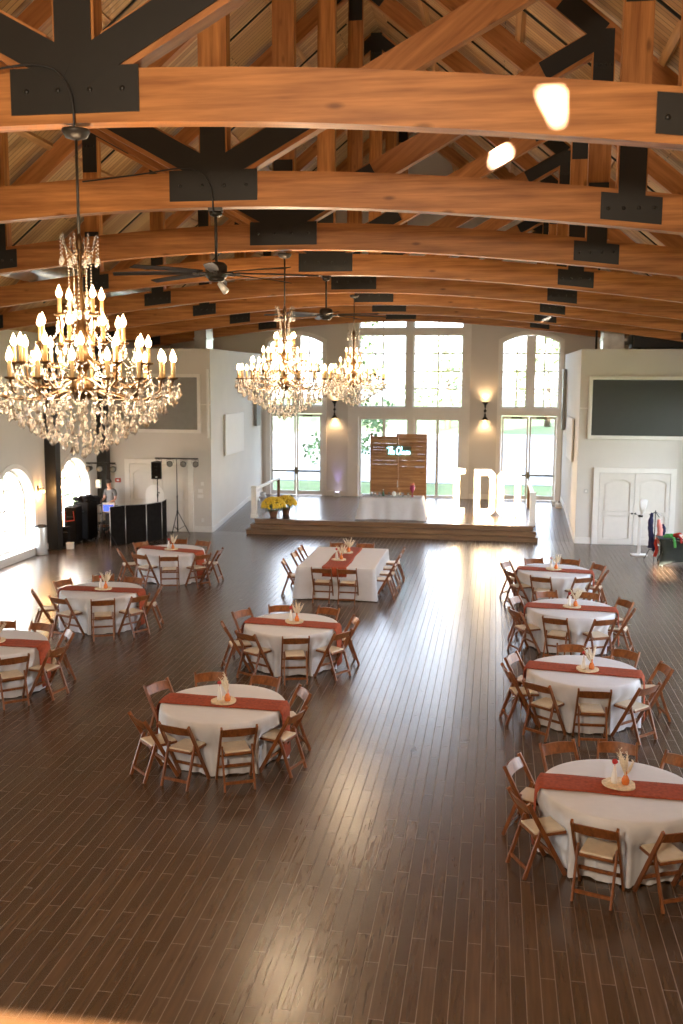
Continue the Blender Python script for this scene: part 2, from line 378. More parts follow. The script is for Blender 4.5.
# baseboards
def bb(nm, *b): struct(MB().box(*b).build(nm, 'trim_white'))
bb('baseboard_left_wing', -9.82, -9.24, YW - .03, YW, 0, .2); bb('baseboard_left_wing_outer', XL, -12.26, YW - .03, YW, 0, .2)
bb('baseboard_right_wing', 2.58, 3.08, YW - .03, YW, 0, .2); bb('baseboard_right_wing_outer', 5.62, XR, YW - .03, YW, 0, .2)
bb('baseboard_far_left', -6.62, -5.78, YF - .03, YF, ZS, ZS + .2); bb('baseboard_far_right', -.95, .02, YF - .03, YF, ZS, ZS + .2)
mb = MB(); edges = [YB] + [e for y in WIN_Y for e in (y - 1.32, y + 1.32)] + [YW]
for a, b in zip(edges[::2], edges[1::2]): mb.box(XL, XL + .03, a, b, 0, .2)
struct(mb.build('baseboard_left', 'trim_white'))
mb = MB(); edges = [YB] + [e for y in ADDED_RWIN_Y for e in (y - 1.32, y + 1.32)] + [YW]
for a, b in zip(edges[::2], edges[1::2]): mb.box(XR - .03, XR, a, b, 0, .2)
struct(mb.build('baseboard_right', 'trim_white'))
# far wall casings (each frames its opening)
TN = [0]; WN = [0]; DN = [0]
def trim(mb, mat='trim_white'):
    TN[0] += 1; return struct(mb.build('trim_%d' % TN[0], mat))
for u, _ in DOORS:
    outer = [(u + 1.24, ZS), (u - 1.24, ZS)] + [(u + a, b) for a, b in arch_pts(1.24, 6.62, .34)]
    trim(MB().poly([outer, [(u - 1.05, ZS + .001), (u + 1.05, ZS + .001), (u + 1.05, 3.72), (u - 1.05, 3.72)], arch_loop(u, 1.09, 4.02, 6.53, .30)], far, -.05, -.001))
outer = [(-5.76, ZS), (-.98, ZS), (-.98, 8.9), (-5.76, 8.9)]
trim(MB().poly([outer] + [[(a, c + (.001 if c == ZS else 0)), (b, c + (.001 if c == ZS else 0)), (b, d), (a, d)] for (a, b, c, d) in ((-5.33, -3.47, 4.0, 6.82), (-3.20, -1.27, 4.0, 6.82), (-5.33, -3.47, 7.05, 8.6), (-3.20, -1.27, 7.05, 8.6), (-5.33, -3.33, ZS, 3.60), (-3.13, -1.32, ZS, 3.60))], far, -.06, -.001))

PORT = []
def portal(name, mp, u, hw, z0, z1, wdepth):
    """sky portal: guides daylight sampling through a real opening, renders nothing itself"""
    l = bpy.data.lights.new('sky_portal', 'AREA'); l.shape = 'RECTANGLE'; l.size = 2 * hw; l.size_y = z1 - z0
    l.cycles.is_portal = True
    o = bpy.data.objects.new('sky_portal', l); COL.objects.link(o)
    c = Vector(mp(u, (z0 + z1) / 2, wdepth)); inn = (Vector(mp(u, 1, 0)) - Vector(mp(u, 1, 1))).normalized()
    o.location = c; z = -inn; y = Vector((0, 0, 1)); x = y.cross(z)
    o.matrix_world = Matrix.Translation(c) @ Matrix((x, y, z)).transposed().to_4x4()
def window(mp, u, hw, z0, zs, rise, cols, rows, w=.16, fr=.07, mun=.045, mull=(), port=True):
    """frame, muntins and one glass sheet; the frame is the top-level mesh"""
    WN[0] += 1
    inner = arch_loop(u, hw - fr, z0 + fr, zs - (fr if rise <= 0 else fr * .6), max(rise - fr * .3, 0) if rise > 0 else 0)
    o = struct(MB().poly([arch_loop(u, hw, z0, zs, rise), inner], mp, w, w + .09).build('window_%d' % WN[0], 'trim_white'))
    mb = MB(); ih = hw - fr
    def ztop(x): return arch_top(x, ih, zs - (fr if rise <= 0 else fr * .6), max(rise - fr * .3, 0) if rise > 0 else 0)
    def vbar(x, wd):
        zt = min(ztop(min(abs(x) + wd / 2, ih)), ztop(abs(x)))
        mb.poly([[(u + x - wd / 2, z0 + fr), (u + x + wd / 2, z0 + fr), (u + x + wd / 2, zt), (u + x - wd / 2, zt)]], mp, w + .02, w + .07)
    for i in range(1, cols): vbar(-ih + 2 * ih * i / cols, mull[i - 1] if mull else mun)
    H = (zs + (rise if rise > 0 else 0) - fr) - (z0 + fr)
    for j in range(1, rows):
        z = z0 + fr + H * j / rows; x = ih
        while x > .05 and ztop(x) < z + mun: x -= .02
        mb.poly([[(u - x, z - mun / 2), (u + x, z - mun / 2), (u + x, z + mun / 2), (u - x, z + mun / 2)]], mp, w + .025, w + .065)
    if mb.v: mb.build('muntins', 'trim_white', o)
    MB().poly([inner], mp, w + .042, w + .048).build('pane', 'window_glass_dimmed' if mp is far else 'window_glass', o)
    if port: portal('p', mp, u, hw, z0, zs + max(rise, 0), w + .12)
    return o
for y in WIN_Y:
    window(left, y, 1.18, .22, 1.75, .85, 4, 4, w=.28, mull=(.035, .08, .035))
    trim(MB().poly([arch_loop(y, 1.32, .0, 1.75, .98), arch_loop(y, 1.18, .22, 1.75, .85)], left, -.04, -.001))
for y in ADDED_RWIN_Y:  # added daylight windows, out of view on the right
    window(right, y, 1.18, .22, 4.2, .85, 4, 7, w=.28, mull=(.035, .08, .035))
    trim(MB().poly([arch_loop(y, 1.32, .0, 4.2, .98), arch_loop(y, 1.18, .22, 4.2, .85)], right, -.04, -.001))
for (a, b, c, d, cl, rw) in ((-5.33, -3.47, 4.0, 6.82, 2, 4), (-3.20, -1.27, 4.0, 6.82, 2, 4), (-5.33, -3.47, 7.05, 8.6, 2, 1), (-3.20, -1.27, 7.05, 8.6, 2, 1), (-5.33, -3.33, ZS, 3.60, 2, 1), (-3.13, -1.32, ZS, 3.60, 2, 1)):
    window(far, (a + b) / 2, (b - a) / 2, c, d, 0, cl, rw, w=.08, fr=.09 if c < 1 else .05, mull=(.10,) if c < 1 else (), mun=.055)
for u, _ in DOORS:
    window(far, u, 1.09, 4.02, 6.53, .30, 4, 4, w=.08, fr=.05, mull=(.055, .36, .055), mun=.055)
    # glazed double door: two leaves, each with its own glass, crash bar and closer
    for s in (-1, 1):
        DN[0] += 1
        c = u + s * .525
        o = struct(MB().poly([[(c - .515, ZS + .01), (c + .515, ZS + .01), (c + .515, 3.70), (c - .515, 3.70)],
                              [(c - .44, ZS + .17), (c + .44, ZS + .17), (c + .44, 3.60), (c - .44, 3.60)]], far, .05, .11).build('door_%d' % DN[0], 'trim_white'))
        MB().poly([[(c - .44, ZS + .17), (c + .44, ZS + .17), (c + .44, 3.60), (c - .44, 3.60)]], far, .077, .083).build('pane', 'window_glass_dimmed', o)
        MB().bar((c - .46, YF - .01, 1.42), (c + .46, YF - .01, 1.42), .06, .07).box(u + s * .03 - .02, u + s * .03 + .04, YF - .03, YF + .05, 1.30, 1.56).build('crash_bar', 'old_brass', o)
        MB().box(c - s * .05 - .2, c - s * .05 + .2, YF - .06, YF + .04, 3.60, 3.68).build('door_closer', 'old_brass', o)
    portal('p', far, u, 1.0, ZS, 3.6, .2)
# panelled double doors in the wing fronts
def double_door(xa, xb, zt, knob):
    trim(MB().poly([[(xa, 0.001), (xb, 0.001), (xb, zt), (xa, zt)], [(xa + .17, .002), (xb - .17, .002), (xb - .17, zt - .15), (xa + .17, zt - .15)]], lambda u, z, w: (u, YW + w, z), -.07, -.001))
    xm = (xa + xb) / 2; hw = (xb - xa - .34) / 4 - .006
    for s in (-1, 1):
        DN[0] += 1; c = xm + s * (hw + .006); mp = lambda u, z, w: (u, YW + w, z)
        zt2 = zt - .16
        up_o = arch_loop(c, hw - .12, 1.05, zt2 - .32, .14); lo_o = [(c - hw + .12, .2), (c + hw - .12, .2), (c + hw - .12, .92), (c - hw + .12, .92)]
        o = struct(MB().poly([[(c - hw, .01), (c + hw, .01), (c + hw, zt2), (c - hw, zt2)], up_o, lo_o], mp, -.055, -.014).box(c - hw, c + hw, YW - .014, YW - .002, .01, zt2).build('door_%d' % DN[0], 'door_white', bevel=.006))
        up_i = arch_loop(c, hw - .18, 1.11, zt2 - .38, .12); lo_i = [(c - hw + .18, .26), (c + hw - .18, .26), (c + hw - .18, .86), (c - hw + .18, .86)]
        MB().poly([up_i], mp, -.036, -.02).poly([lo_i], mp, -.036, -.02).build('raised_panel', 'door_white', o, bevel=.008)
        if knob:
            k = MB(); kx = xm + s * .05; k.lathe([(.03, 0), (.03, .008)], 12, (0, 0, 0)); k.v = [(kx + a, YW - .045 - c_, 1.0 + b) for a, b, c_ in k.v]
            k.tube([(kx, YW - .05, 1.0), (kx, YW - .09, 1.0)], .012); k.blob((kx, YW - .105, 1.0), .032)
            k.build('door_knob', 'black_steel', o)
        hg = MB(); hx = c + s * (hw + .004)
        for z in (.3, 1.15, 2.0): hg.tube([(hx, YW - .05, z - .05), (hx, YW - .05, z + .05)], .01, 6)
        hg.build('hinge', 'grey_metal', o)
double_door(3.09, 5.57, 2.41, True); double_door(-12.22, -9.85, 2.41, False)

# ------------------------------------------------------------------ stage and its three steps
struct(MB().box(-7.82, 1.30, 32.05, YF, 0, ZS).build('floor_stage', 'stage_planks'))
st = MB()
for i in range(3):
    e = .10 * (2 - i); yy = 31.55 + .2 * i
    st.box(-7.84 - e, 1.30 + e * .7, yy, 32.05 if i < 2 else 32.049, .15 * i, .15 * (i + 1) - .03)
    st.box(-7.86 - e, 1.32 + e * .7, yy - .03, 32.07 if i == 2 else 32.05, .15 * (i + 1) - .03, .15 * (i + 1) + (.001 if i == 2 else 0))
struct(st.build('floor_stage_steps', 'step_wood', bevel=.008))

# ------------------------------------------------------------------ roof structure
def chord_z(dx): return 7.10 - .82 * (math.sqrt(1 + (dx / 5.0) ** 2) - 1)
NODE = 4.76                                     # side posts from the centre line
def top_z(dx): return 14.0 - PITCH * abs(dx)    # centre line of the top chord
def strip(mb, pts_lo, pts_hi, y0, y1):
    n = len(pts_lo)
    vs = [(x, y, z) for (x, z) in pts_lo for y in (y0, y1)] + [(x, y, z) for (x, z) in pts_hi for y in (y0, y1)]
    fs = []
    for i in range(n - 1):
        a, b = 2 * i, 2 * i + 2; A, B = 2 * n + 2 * i, 2 * n + 2 * i + 2
        fs += [(a, b, b + 1, a + 1), (A, A + 1, B + 1, B), (a, A, B, b), (a + 1, b + 1, B + 1, A + 1)]
    fs += [(0, 1, 2 * n + 1, 2 * n), (2 * n - 2, 4 * n - 2, 4 * n - 1, 2 * n - 1)]
    mb.add(vs, fs)
def make_truss():
    t = empty('roof_truss')
    d = .09                                     # half thickness
    xs = [-9.72 + 19.44 * i / 60 for i in range(61)]
    mb = MB(); strip(mb, [(x, chord_z(x)) for x in xs], [(x, chord_z(x) + .40) for x in xs], -d, d)
    mb.build('bottom_chord', 'glulam_x', t)
    for s in (-1, 1):
        mb = MB(); mb.bar((0, 0, 14.0), (s * 9.55, 0, top_z(9.55)), 2 * d, .36); mb.build('top_chord', 'glulam_slope_right' if s > 0 else 'glulam_slope_left', t)
        mb = MB(); mb.bar((s * NODE, 0, chord_z(NODE) + .39), (s * NODE, 0, top_z(NODE) - .1), .32, 2 * d * .98, up=(0, 1, 0)); mb.build('side_post', 'glulam_z', t)
        mb = MB(); mb.bar((s * .30, 0, 7.62), (s * (NODE - .12), 0, 9.98), 2 * d * .96, .34); mb.build('diagonal_web', 'glulam_slope_left' if s > 0 else 'glulam_slope_right', t)
    mb = MB(); mb.bar((0, 0, 7.48), (0, 0, 13.9), .34, 2 * d * .97, up=(0, 1, 0)); mb.build('king_post', 'glulam_z', t)
    def plate(loops, nm):
        mb = MB()
        for side in (-1, 1):
            y0 = side * (d + .002); y1 = side * (d + .016)
            for l in loops: mb.poly([l], lambda u, z, w: (u, w, z), y0, y1); y1 += side * .0006
            for l in loops[:1]:
                xs_ = [p[0] for p in l]; zs_ = [p[1] for p in l]
                for i in range(4):
                    bx = min(xs_) + (max(xs_) - min(xs_)) * (i + .5) / 4; bz = sum(zs_) / len(zs_)
                    mb.blob((bx, y1, bz), (.022, .012, .022), 6, 4)
        mb.build(nm, 'black_steel', t)
    def arm(x0, z0, ang, ln, wd):
        dx, dz = math.cos(ang), math.sin(ang); nx, nz = -dz * wd / 2, dx * wd / 2
        return [(x0 - nx, z0 - nz), (x0 + dx * ln - nx, z0 + dz * ln - nz), (x0 + dx * ln + nx, z0 + dz * ln + nz), (x0 + nx, z0 + nz)]
    sl = math.atan2(9.98 - 7.62, NODE - .42)
    plate([[(-.53, 7.17), (.53, 7.17), (.53, 7.52), (-.53, 7.52)], arm(0, 7.5, PI / 2, .95, .30), arm(0.05, 7.50, sl, 1.55, .27), arm(-.05, 7.50, PI - sl, 1.55, .27)], 'centre_gusset_plate')
    for s in (-1, 1):
        tl = (chord_z(NODE + .33) - chord_z(NODE - .33))
        z0 = chord_z(NODE) + .06
        plate([[(s * NODE - s * .33, z0 - tl / 2), (s * NODE + s * .33, z0 + tl / 2), (s * NODE + s * .33, z0 + tl / 2 + .29), (s * NODE - s * .33, z0 - tl / 2 + .29)], arm(s * NODE, z0 + .2, PI / 2, .95, .29)], 'side_gusset_plate')
        zn = 10.05
        plate([arm(s * NODE, zn + .1, -PI / 2, 1.0, .29), arm(s * (NODE - .03), zn, PI + sl if s > 0 else -sl, .95, .27), arm(s * (NODE - .03), zn + .05, PI - AP if s > 0 else AP, .75, .30)], 'node_gusset_plate')
        za = chord_z(8.75) + .04; zb = chord_z(9.68) + .04
        plate([[(s * 8.75, za), (s * 9.68, zb), (s * 9.68, zb + .32), (s * 8.75, za + .32)]], 'heel_plate')
    plate([arm(0, 14.1, -PI / 2, 1.0, .30), arm(0, 13.98, -AP, .8, .28), arm(0, 13.98, PI + AP, .8, .28)], 'ridge_gusset_plate')
    return t
ORD = ['nearest', 'second', 'third', 'fourth', 'fifth', 'sixth', 'seventh', 'farthest']
T_Y = [7.75 + 3.9 * i for i in range(8)]
tr0 = make_truss()
for i, y in enumerate(T_Y):
    o = tr0 if i == 0 else copy_tree(tr0)
    o.location = (XC, y + .09, 0)
    tag(o, '%s arched timber roof truss with black steel gusset plates%s' % (ORD[i], '' if i in (0, 7) else ' from the camera'), 'roof truss', 'timber roof trusses')
# purlins and the thin sprinkler pipes under the deck
for s in (-1, 1):
    for k, dx in enumerate((1.6, 3.6, 5.6, 7.6, 9.2)):
        x = XC + s * dx; z = roof_z(x) - .085
        o = struct(MB().bar((x, YB, z), (x, YF, z), .12, .13, up=(s * PITCH, 0, 1)).build('trim_purlin', 'purlin_wood'))
n = 0
for i, y in enumerate([5.8 + 3.9 * i for i in range(8)]):
    for s, sd in ((-1, 'left'), (1, 'right')):
        mb = MB(); xa, xb = XC + s * .5, XC + s * 8.6
        mb.tube([(xa, y, roof_z(xa) - .24), (xb, y, roof_z(xb) - .24)], .022, 6)
        where = 'before the nearest truss' if i == 0 else 'between the %s and %s trusses' % (ORD[i - 1], ORD[i])
        tag(mb.build('sprinkler_pipe', 'black_steel'), 'thin black pipe under the %s roof slope %s' % (sd, where), 'pipe', 'pipes under the roof')
# black steel columns under the left truss ends
for i, y in enumerate([7.6, 11.6, 15.6, 19.6, 23.5, 27.6, 31.45]):
    mb = MB(); mb.box(XL, XL + .34, y - .17, y + .17, 0, 6.12); mb.box(XL, XL + .42, y - .25, y + .25, 0, .03)
    if 26 < y: tag(mb.build('column', 'black_steel', bevel=.006), 'black steel column against left wall ' + ('between the two arched windows' if y < 30 else 'in the corner behind the light stand'), 'column', 'columns on the left wall')
    else: struct(mb.build('trim_column', 'black_steel'))
# round duct on the left, square duct box on the right wing
mb = MB(); N = 28; L0, L1 = 2.0, 30.5; k = 160; vs = []
for i in range(k + 1):
    r = .24 + (.008 if i % 2 else 0)
    y = L0 + (L1 - L0) * i / k; vs += [(-9.45 + r * math.cos(2 * PI * j / N), y, 7.28 + r * math.sin(2 * PI * j / N)) for j in range(N)]
mb.add(vs, [(i * N + j, i * N + (j + 1) % N, (i + 1) * N + (j + 1) % N, (i + 1) * N + j) for i in range(k) for j in range(N)], True)
du = tag(mb.build('air_duct', 'galvanised'), 'long round galvanised air duct running above the left truss chords', 'air duct')
for s, x0, x1, y0, y1, z1, nm in (('right', 3.35, 4.0, 33.0, 33.9, 6.85, 1), ('left', -9.95, -9.55, 32.3, 33.1, 6.9, 2)):
    b = thing('duct_riser', 'square galvanised duct box standing on top of the %s wing' % s, 'duct', ((x0 + x1) / 2, (y0 + y1) / 2, WT - .02))
    hx, hy = (x1 - x0) / 2, (y1 - y0) / 2
    MB().box(-hx, hx, -hy, hy, 0, z1 - WT).build('duct_box', 'galvanised', b)
    MB().box(-hx - .03, hx + .03, -hy - .03, hy + .03, .35, .39).build('flange', 'galvanised', b)
b = thing('air_handler', 'dark air handling unit lying on top of the right wing', 'air handler', (5.1, 33.3, WT - .02))
MB().box(-.85, .95, -.5, .5, .08, .6).build('housing', 'black_plastic', b, bevel=.03); MB().box(-.7, -.6, -.45, .45, 0, .08).box(.6, .7, -.45, .45, 0, .08).build('skid', 'black_steel', b)
MB().tube([(-.85, 0, .35), (-1.15, 0, .35)], .15, 14).build('duct_stub', 'galvanised', b)
MB().tube([(3.05, 32.1, WT - .02), (3.05, 32.1, roof_z(3.05) - .08)], .035, 8).build('conduit', 'black_steel')
tag(bpy.data.objects['conduit'], 'thin dark vertical conduit rising from the right wing top', 'conduit')

# ------------------------------------------------------------------ things fixed to the walls
def tv(name, label, x0, x1, z0, z1, mat, fr=.11):
    t = thing(name, label, 'screen', ((x0 + x1) / 2, YW, z0)); hx = (x1 - x0) / 2; H = z1 - z0
    MB().poly([[(-hx, 0), (hx, 0), (hx, H), (-hx, H)], [(-hx + fr, fr), (hx - fr, fr), (hx - fr, H - fr), (-hx + fr, H - fr)]], lambda u, z, w: (u, w, z), -.09, -.001).build('frame', 'trim_white', t, bevel=.008)
    MB().box(-hx + fr, hx - fr, -.05, -.02, fr, H - fr).build('screen', mat, t)
    return t
tv('projection_screen', 'large dark grey screen in white frame above the right double doors', 2.84, 6.28, 3.30, 5.23, 'screen_grey')
tv('projection_screen', 'large pale grey screen in white frame behind the nearest chandelier', -13.0, -9.56, 3.30, 5.23, 'screen_grey_light')
struct(MB().box(-9.56, -9.24, YW - .02, YW, 4.22, 4.26).build('trim_screen_left', 'trim_white')); struct(MB().box(2.58, 2.84, YW - .02, YW, 4.22, 4.26).build('trim_screen_right', 'trim_white'))
tag(MB().box(-9.35, -9.28, YW - .10, YW - .001, 3.14, 5.39).build('column_speaker', 'white_plastic', bevel=.01), 'tall thin white column speaker at the left wing corner', 'speaker')
def wallpanel(side, xface, y0, y1, z0, z1, nm, label, cat, mat, th=.09):
    s = 1 if side == 'left' else -1
    t = thing(nm, label, cat, (xface, (y0 + y1) / 2, z0)); h = (y1 - y0) / 2; H = z1 - z0
    MB().box(min(s * .03, s * th), max(s * .03, s * th), -h, h, 0, H).build('panel', mat, t, bevel=.008)
    MB().box(min(0, s * .03), max(0, s * .03), -h * .7, h * .7, H * .2, H * .8).build('bracket', 'grey_metal', t)
wallpanel('left', -9.24, 33.2, 35.7, 2.45, 3.86, 'acoustic_panel', 'wide white panel hung on left wing side wall', 'panel', 'paper_white')
wallpanel('right', 2.58, 33.2, 35.7, 2.45, 3.86, 'acoustic_panel', 'wide white panel edge-on along right wing side wall', 'panel', 'paper_white')
wallpanel('left', -9.24, 37.5, 38.1, 3.27, 5.5, 'acoustic_panel', 'tall narrow grey panel on left wing side near far windows', 'panel', 'screen_grey_light', .14)
wallpanel('right', 2.58, 37.5, 38.1, 3.27, 5.5, 'acoustic_panel', 'tall narrow grey panel on right wing side near far windows', 'panel', 'screen_grey_light', .14)
def sconce(x, side):
    t = thing('wall_sconce', 'dark double-cone wall sconce lighting up and down, %s of the tall window' % side, 'wall lamp', (x, YF, 3.9), group='up and down wall sconces')
    MB().lathe([(.03, .02), (.04, .12), (.115, .22), (.13, .24), (.12, .24), (.02, .14)], 20, (0, -.14, .10)).build('upper_shade', 'black_steel', t)
    MB().lathe([(.02, -.14), (.12, -.24), (.13, -.24), (.115, -.22), (.04, -.12), (.03, -.02)], 20, (0, -.14, -.10)).build('lower_shade', 'black_steel', t)
    MB().tube([(0, -.14, -.14), (0, -.14, .14)], .015).blob((0, -.14, 0), .055, 12, 8).tube([(0, -.14, 0), (0, 0, 0)], .02).build('stem', 'black_steel', t)
    for s in (-1, 1):
        MB().lathe([(.0001, -.005), (.10, 0), (.0001, .005)], 16, (0, -.14, s * .315)).build('bulb', 'bulb_warm', t)
        l = bpy.data.lights.new('sconce_lamp', 'SPOT'); l.energy = 2.6; l.color = (1, .62, .3); l.spot_size = R_(110); l.spot_blend = .6; l.shadow_soft_size = .05
        o = bpy.data.objects.new('sconce_lamp', l); COL.objects.link(o); o.parent = t; o.location = (0, -.14, s * .345); o.rotation_euler = (0 if s < 0 else PI, 0, 0)
sconce(-6.28, 'left'); sconce(-.39, 'right')
def glass_sconce(y, where):
    t = thing('wall_sconce', 'small dark twin-bulb sconce glowing on the left wall, ' + where, 'wall lamp', (XL, y, 1.86), group='twin bulb sconces')
    MB().box(0, .02, -.05, .05, -.07, .12).tube([(.02, 0, .05), (.12, 0, .05)], .012).tube([(.12, -.13, .05), (.12, .13, .05)], .01).build('bracket', 'black_steel', t)
    for s in (-1, 1):
        MB().tube([(.12, s * .12, .05), (.12, s * .12, -.02)], .016).build('socket', 'black_steel', t)
        MB().blob((.12, s * .12, -.06), (.032, .032, .045)).build('bulb', 'bulb_warm', t)
    l = bpy.data.lights.new('sconce_lamp', 'POINT'); l.energy = 2.2; l.color = (1, .5, .16); l.shadow_soft_size = .06
    o = bpy.data.objects.new('sconce_lamp', l); COL.objects.link(o); o.parent = t; o.location = (.17, 0, -.1)
glass_sconce(26.93, 'between near arched window and black column'); glass_sconce(28.12, 'just past the black column')
def plate_(x, z, wd, h, nm, label, cat, mat='white_plastic'):
    t = thing(nm, label, cat, (x, YW, z)); MB().box(-wd / 2, wd / 2, -.02, 0, -h / 2, h / 2).build('cover', mat, t, bevel=.004)
    MB().box(-wd / 5, wd / 5, -.028, -.02, -h / 5, h / 5).build('button', 'paper_white', t)
plate_(-12.48, 1.68, .20, .14, 'fire_alarm', 'red fire alarm box beside the left double doors', 'alarm', 'red_plastic')
plate_(-9.55, 1.62, .10, .12, 'thermostat', 'topmost small white thermostat right of left double doors', 'switch')
plate_(-9.62, 1.38, .16, .12, 'light_switch', 'middle white switch plate right of left double doors', 'switch')
plate_(-9.62, 1.20, .20, .12, 'light_switch', 'lowest white switch plate right of left double doors', 'switch')
plate_(2.87, 1.66, .14, .14, 'light_switch', 'small grey switch plate left of right double doors', 'switch', 'grey_metal')
plate_(-9.55, .40, .09, .13, 'wall_socket', 'low white wall socket right of left double doors', 'socket')

# ------------------------------------------------------------------ stage railings
for x, y1, sd in ((-7.92, 36.0, 'left'), (1.27, 36.6, 'right')):
    t = thing('stage_railing', 'white post and rail barrier along the %s edge of stage' % sd, 'railing', (x, 32.2, ZS), group='stage railings')
    MB().box(-.09, .09, -.09, .09, 0, 1.04).box(-.11, .11, -.11, .11, 1.04, 1.07).box(-.11, .11, -.11, .11, 0, .12).build('post', 'trim_white', t, bevel=.006)
    MB().box(-.05, .05, y1 - 32.2 - .05, y1 - 32.2 + .05, 0, 1.0).build('post', 'rail_wood', t, bevel=.006)
    MB().box(-.06, .06, .09, y1 - 32.2 - .05, .93, 1.0).build('top_rail', 'trim_white', t, bevel=.006)
# floor uplights
def uplight(x, y, z, label, purple=False, aim=None):
    t = thing('floor_uplight', label, 'uplight', (x, y, z))
    MB().box(-.13, .13, -.08, .08, 0, .05).lathe([(.09, .05), (.11, .10), (.11, .17), (.09, .18)], 16).build('housing', 'white_plastic', t)
    MB().lathe([(.0001, .183), (.085, .181)], 16).build('lens', 'uplight_lens' if purple else 'screen_grey_light', t)
    if purple:
        l = bpy.data.lights.new('uplight_lamp', 'SPOT'); l.energy = 1.6; l.color = (.45, .35, 1); l.spot_size = R_(50); l.spot_blend = .8; l.shadow_soft_size = .06
        o = bpy.data.objects.new('uplight_lamp', l); COL.objects.link(o); o.parent = t; o.location = (0, 0, .2); o.rotation_euler = (PI - R_(8), 0, 0)
uplight(-6.15, YF - .2, ZS, 'small white floor uplight tinting the wall violet by left doors', True)
uplight(2.3, 37.6, ZS, 'white floor light by the right wing wall, the far one')
uplight(2.38, 36.9, ZS, 'white floor light by the right wing wall, the near one')
uplight(-9.0, 36.9, ZS, 'white floor light by the left wing wall, the near one')
uplight(-9.0, 38.0, ZS, 'white floor light by the left wing wall, the far one')

# ------------------------------------------------------------------ folding chairs (one built with all its parts, the rest copied)
def make_chair():
    t = empty('folding_chair')
    W = .222
    for s in (-1, 1):
        MB().bar((s * W, -.285, .83), (s * W, .17, .0), .026, .048, up=(0, 1, .3)).build('front_leg', 'chair_wood', t, bevel=.004)
        MB().bar((s * (W - .032), -.10, .53), (s * (W - .032), -.29, .0), .024, .042, up=(0, 1, .3)).build('rear_leg', 'chair_wood', t, bevel=.004)
    mb = MB(); n = 10; vs = []
    for i in range(n + 1):
        u = -1 + 2 * i / n; x = u * (W - .012); bow = -.030 * (1 - u * u)
        for z, y in ((.695, -.215), (.80 + .012 * (1 - u * u), -.272)):
            vs += [(x, y + bow - .010, z), (x, y + bow + .010, z)]
    fs = []
    for i in range(n):
        a, b = 4 * i, 4 * i + 4
        fs += [(a, a + 2, b + 2, b), (a + 1, b + 1, b + 3, a + 3), (a, b, b + 1, a + 1), (a + 2, a + 3, b + 3, b + 2)]
    fs += [(0, 1, 3, 2), (4 * n, 4 * n + 2, 4 * n + 3, 4 * n + 1)]
    mb.add(vs, fs).build('backrest', 'chair_wood', t)
    h = W - .052
    mb = MB(); mb.box(-h, h, -.17, -.135, .425, .455); mb.box(-h, h, .165, .20, .425, .455); mb.box(-h, -h + .035, -.135, .165, .425, .455); mb.box(h - .035, h, -.135, .165, .425, .455)
    mb.build('seat_frame', 'chair_wood', t, bevel=.004)
    o = MB().box(-h + .008, h - .008, -.162, .192, .452, .476).build('seat_cushion', 'vinyl_beige', t, bevel=.011)
    tag(o, 'beige padded seat cushion')
    MB().bar((-W, .06, .20), (W, .06, .20), .02, .035).build('front_stretcher', 'chair_wood', t)
    MB().bar((-W + .03, -.254, .10), (W - .03, -.254, .10), .02, .035).build('rear_stretcher', 'chair_wood', t)
    MB().bar((-W, -.02, .375), (W, -.02, .375), .018, .028).build('seat_rail', 'chair_wood', t)
    return t
chair0 = make_chair(); chair_used = [False]
def place_chair(x, y, face, label, group, tilt=0.0):
    o = copy_tree(chair0) if chair_used[0] else chair0
    chair_used[0] = True
    o.location = (x, y, 0.001); o.rotation_euler = (0, 0, face - PI / 2)
    return tag(o, label, 'chair', group)

# ------------------------------------------------------------------ table dressing
def make_slice():
    mb = MB(); n = 28
    vs = [((.175 + .008 * math.sin(3 * a) + .005 * math.sin(7 * a)) * math.cos(a), (.165 + .008 * math.sin(3 * a)) * math.sin(a), z) for z in (0, .02) for a in [2 * PI * i / n for i in range(n)]]
    mb.add(vs, [(i, (i + 1) % n, (i + 1) % n + n, i + n) for i in range(n)] + [tuple(range(n))[::-1], tuple(range(n, 2 * n))])
    return mb.mesh('wood_slice', 'wood_slice')
def make_pampas(seed):
    rnd = random.Random(seed); mb = MB()
    for k in range(7):
        a = rnd.uniform(0, 2 * PI); lean = rnd.uniform(.04, .15); hgt = rnd.uniform(.26, .36)
        p0 = Vector((0, 0, .06)); p2 = Vector((lean * math.cos(a), lean * math.sin(a), hgt)); p1 = Vector((p2.x * .25, p2.y * .25, hgt * .55))
        pts = [(p0 * (1 - u) ** 2 + p1 * 2 * u * (1 - u) + p2 * u * u) for u in [i / 9 for i in range(10)]]
        mb.tube(pts, [.003, .003, .003, .005, .011, .016, .019, .017, .011, .002], 6)
        for q in pts[4:]:
            for j in range(5):
                b = rnd.uniform(0, 2 * PI); d = Vector((math.cos(b) * .028, math.sin(b) * .028, .03)); mb.tube([q, q + d], [.004, .001], 3)
    return mb.mesh('pampas_grass', 'pampas')
DM = {'slice': make_slice(), 'pampas': [make_pampas(i) for i in range(3)],
      'ovase': MB().lathe([(.034, 0), (.042, .02), (.042, .05), (.03, .085), (.014, .11), (.013, .14), (.018, .15), (.012, .15), (.009, .06)], 18).mesh('bud_vase', 'orange_glass'),
      'wvase': MB().lathe([(.030, 0), (.034, .03), (.030, .10), (.018, .15), (.015, .185), (.019, .195), (.012, .195), (.01, .10)], 18).mesh('bottle_vase', 'white_plastic')}
fl = MB()
for k in range(9):
    a = k * 2.4; fl.blob((.016 * math.cos(a) * (k > 0), .016 * math.sin(a) * (k > 0), .235 + .005 * (k % 3)), (.017, .017, .02), 7, 5)
fl.tube([(0, 0, .08), (0, 0, .23)], .003, 5); DM['flower'] = fl.mesh('red_flower', 'red_flower')
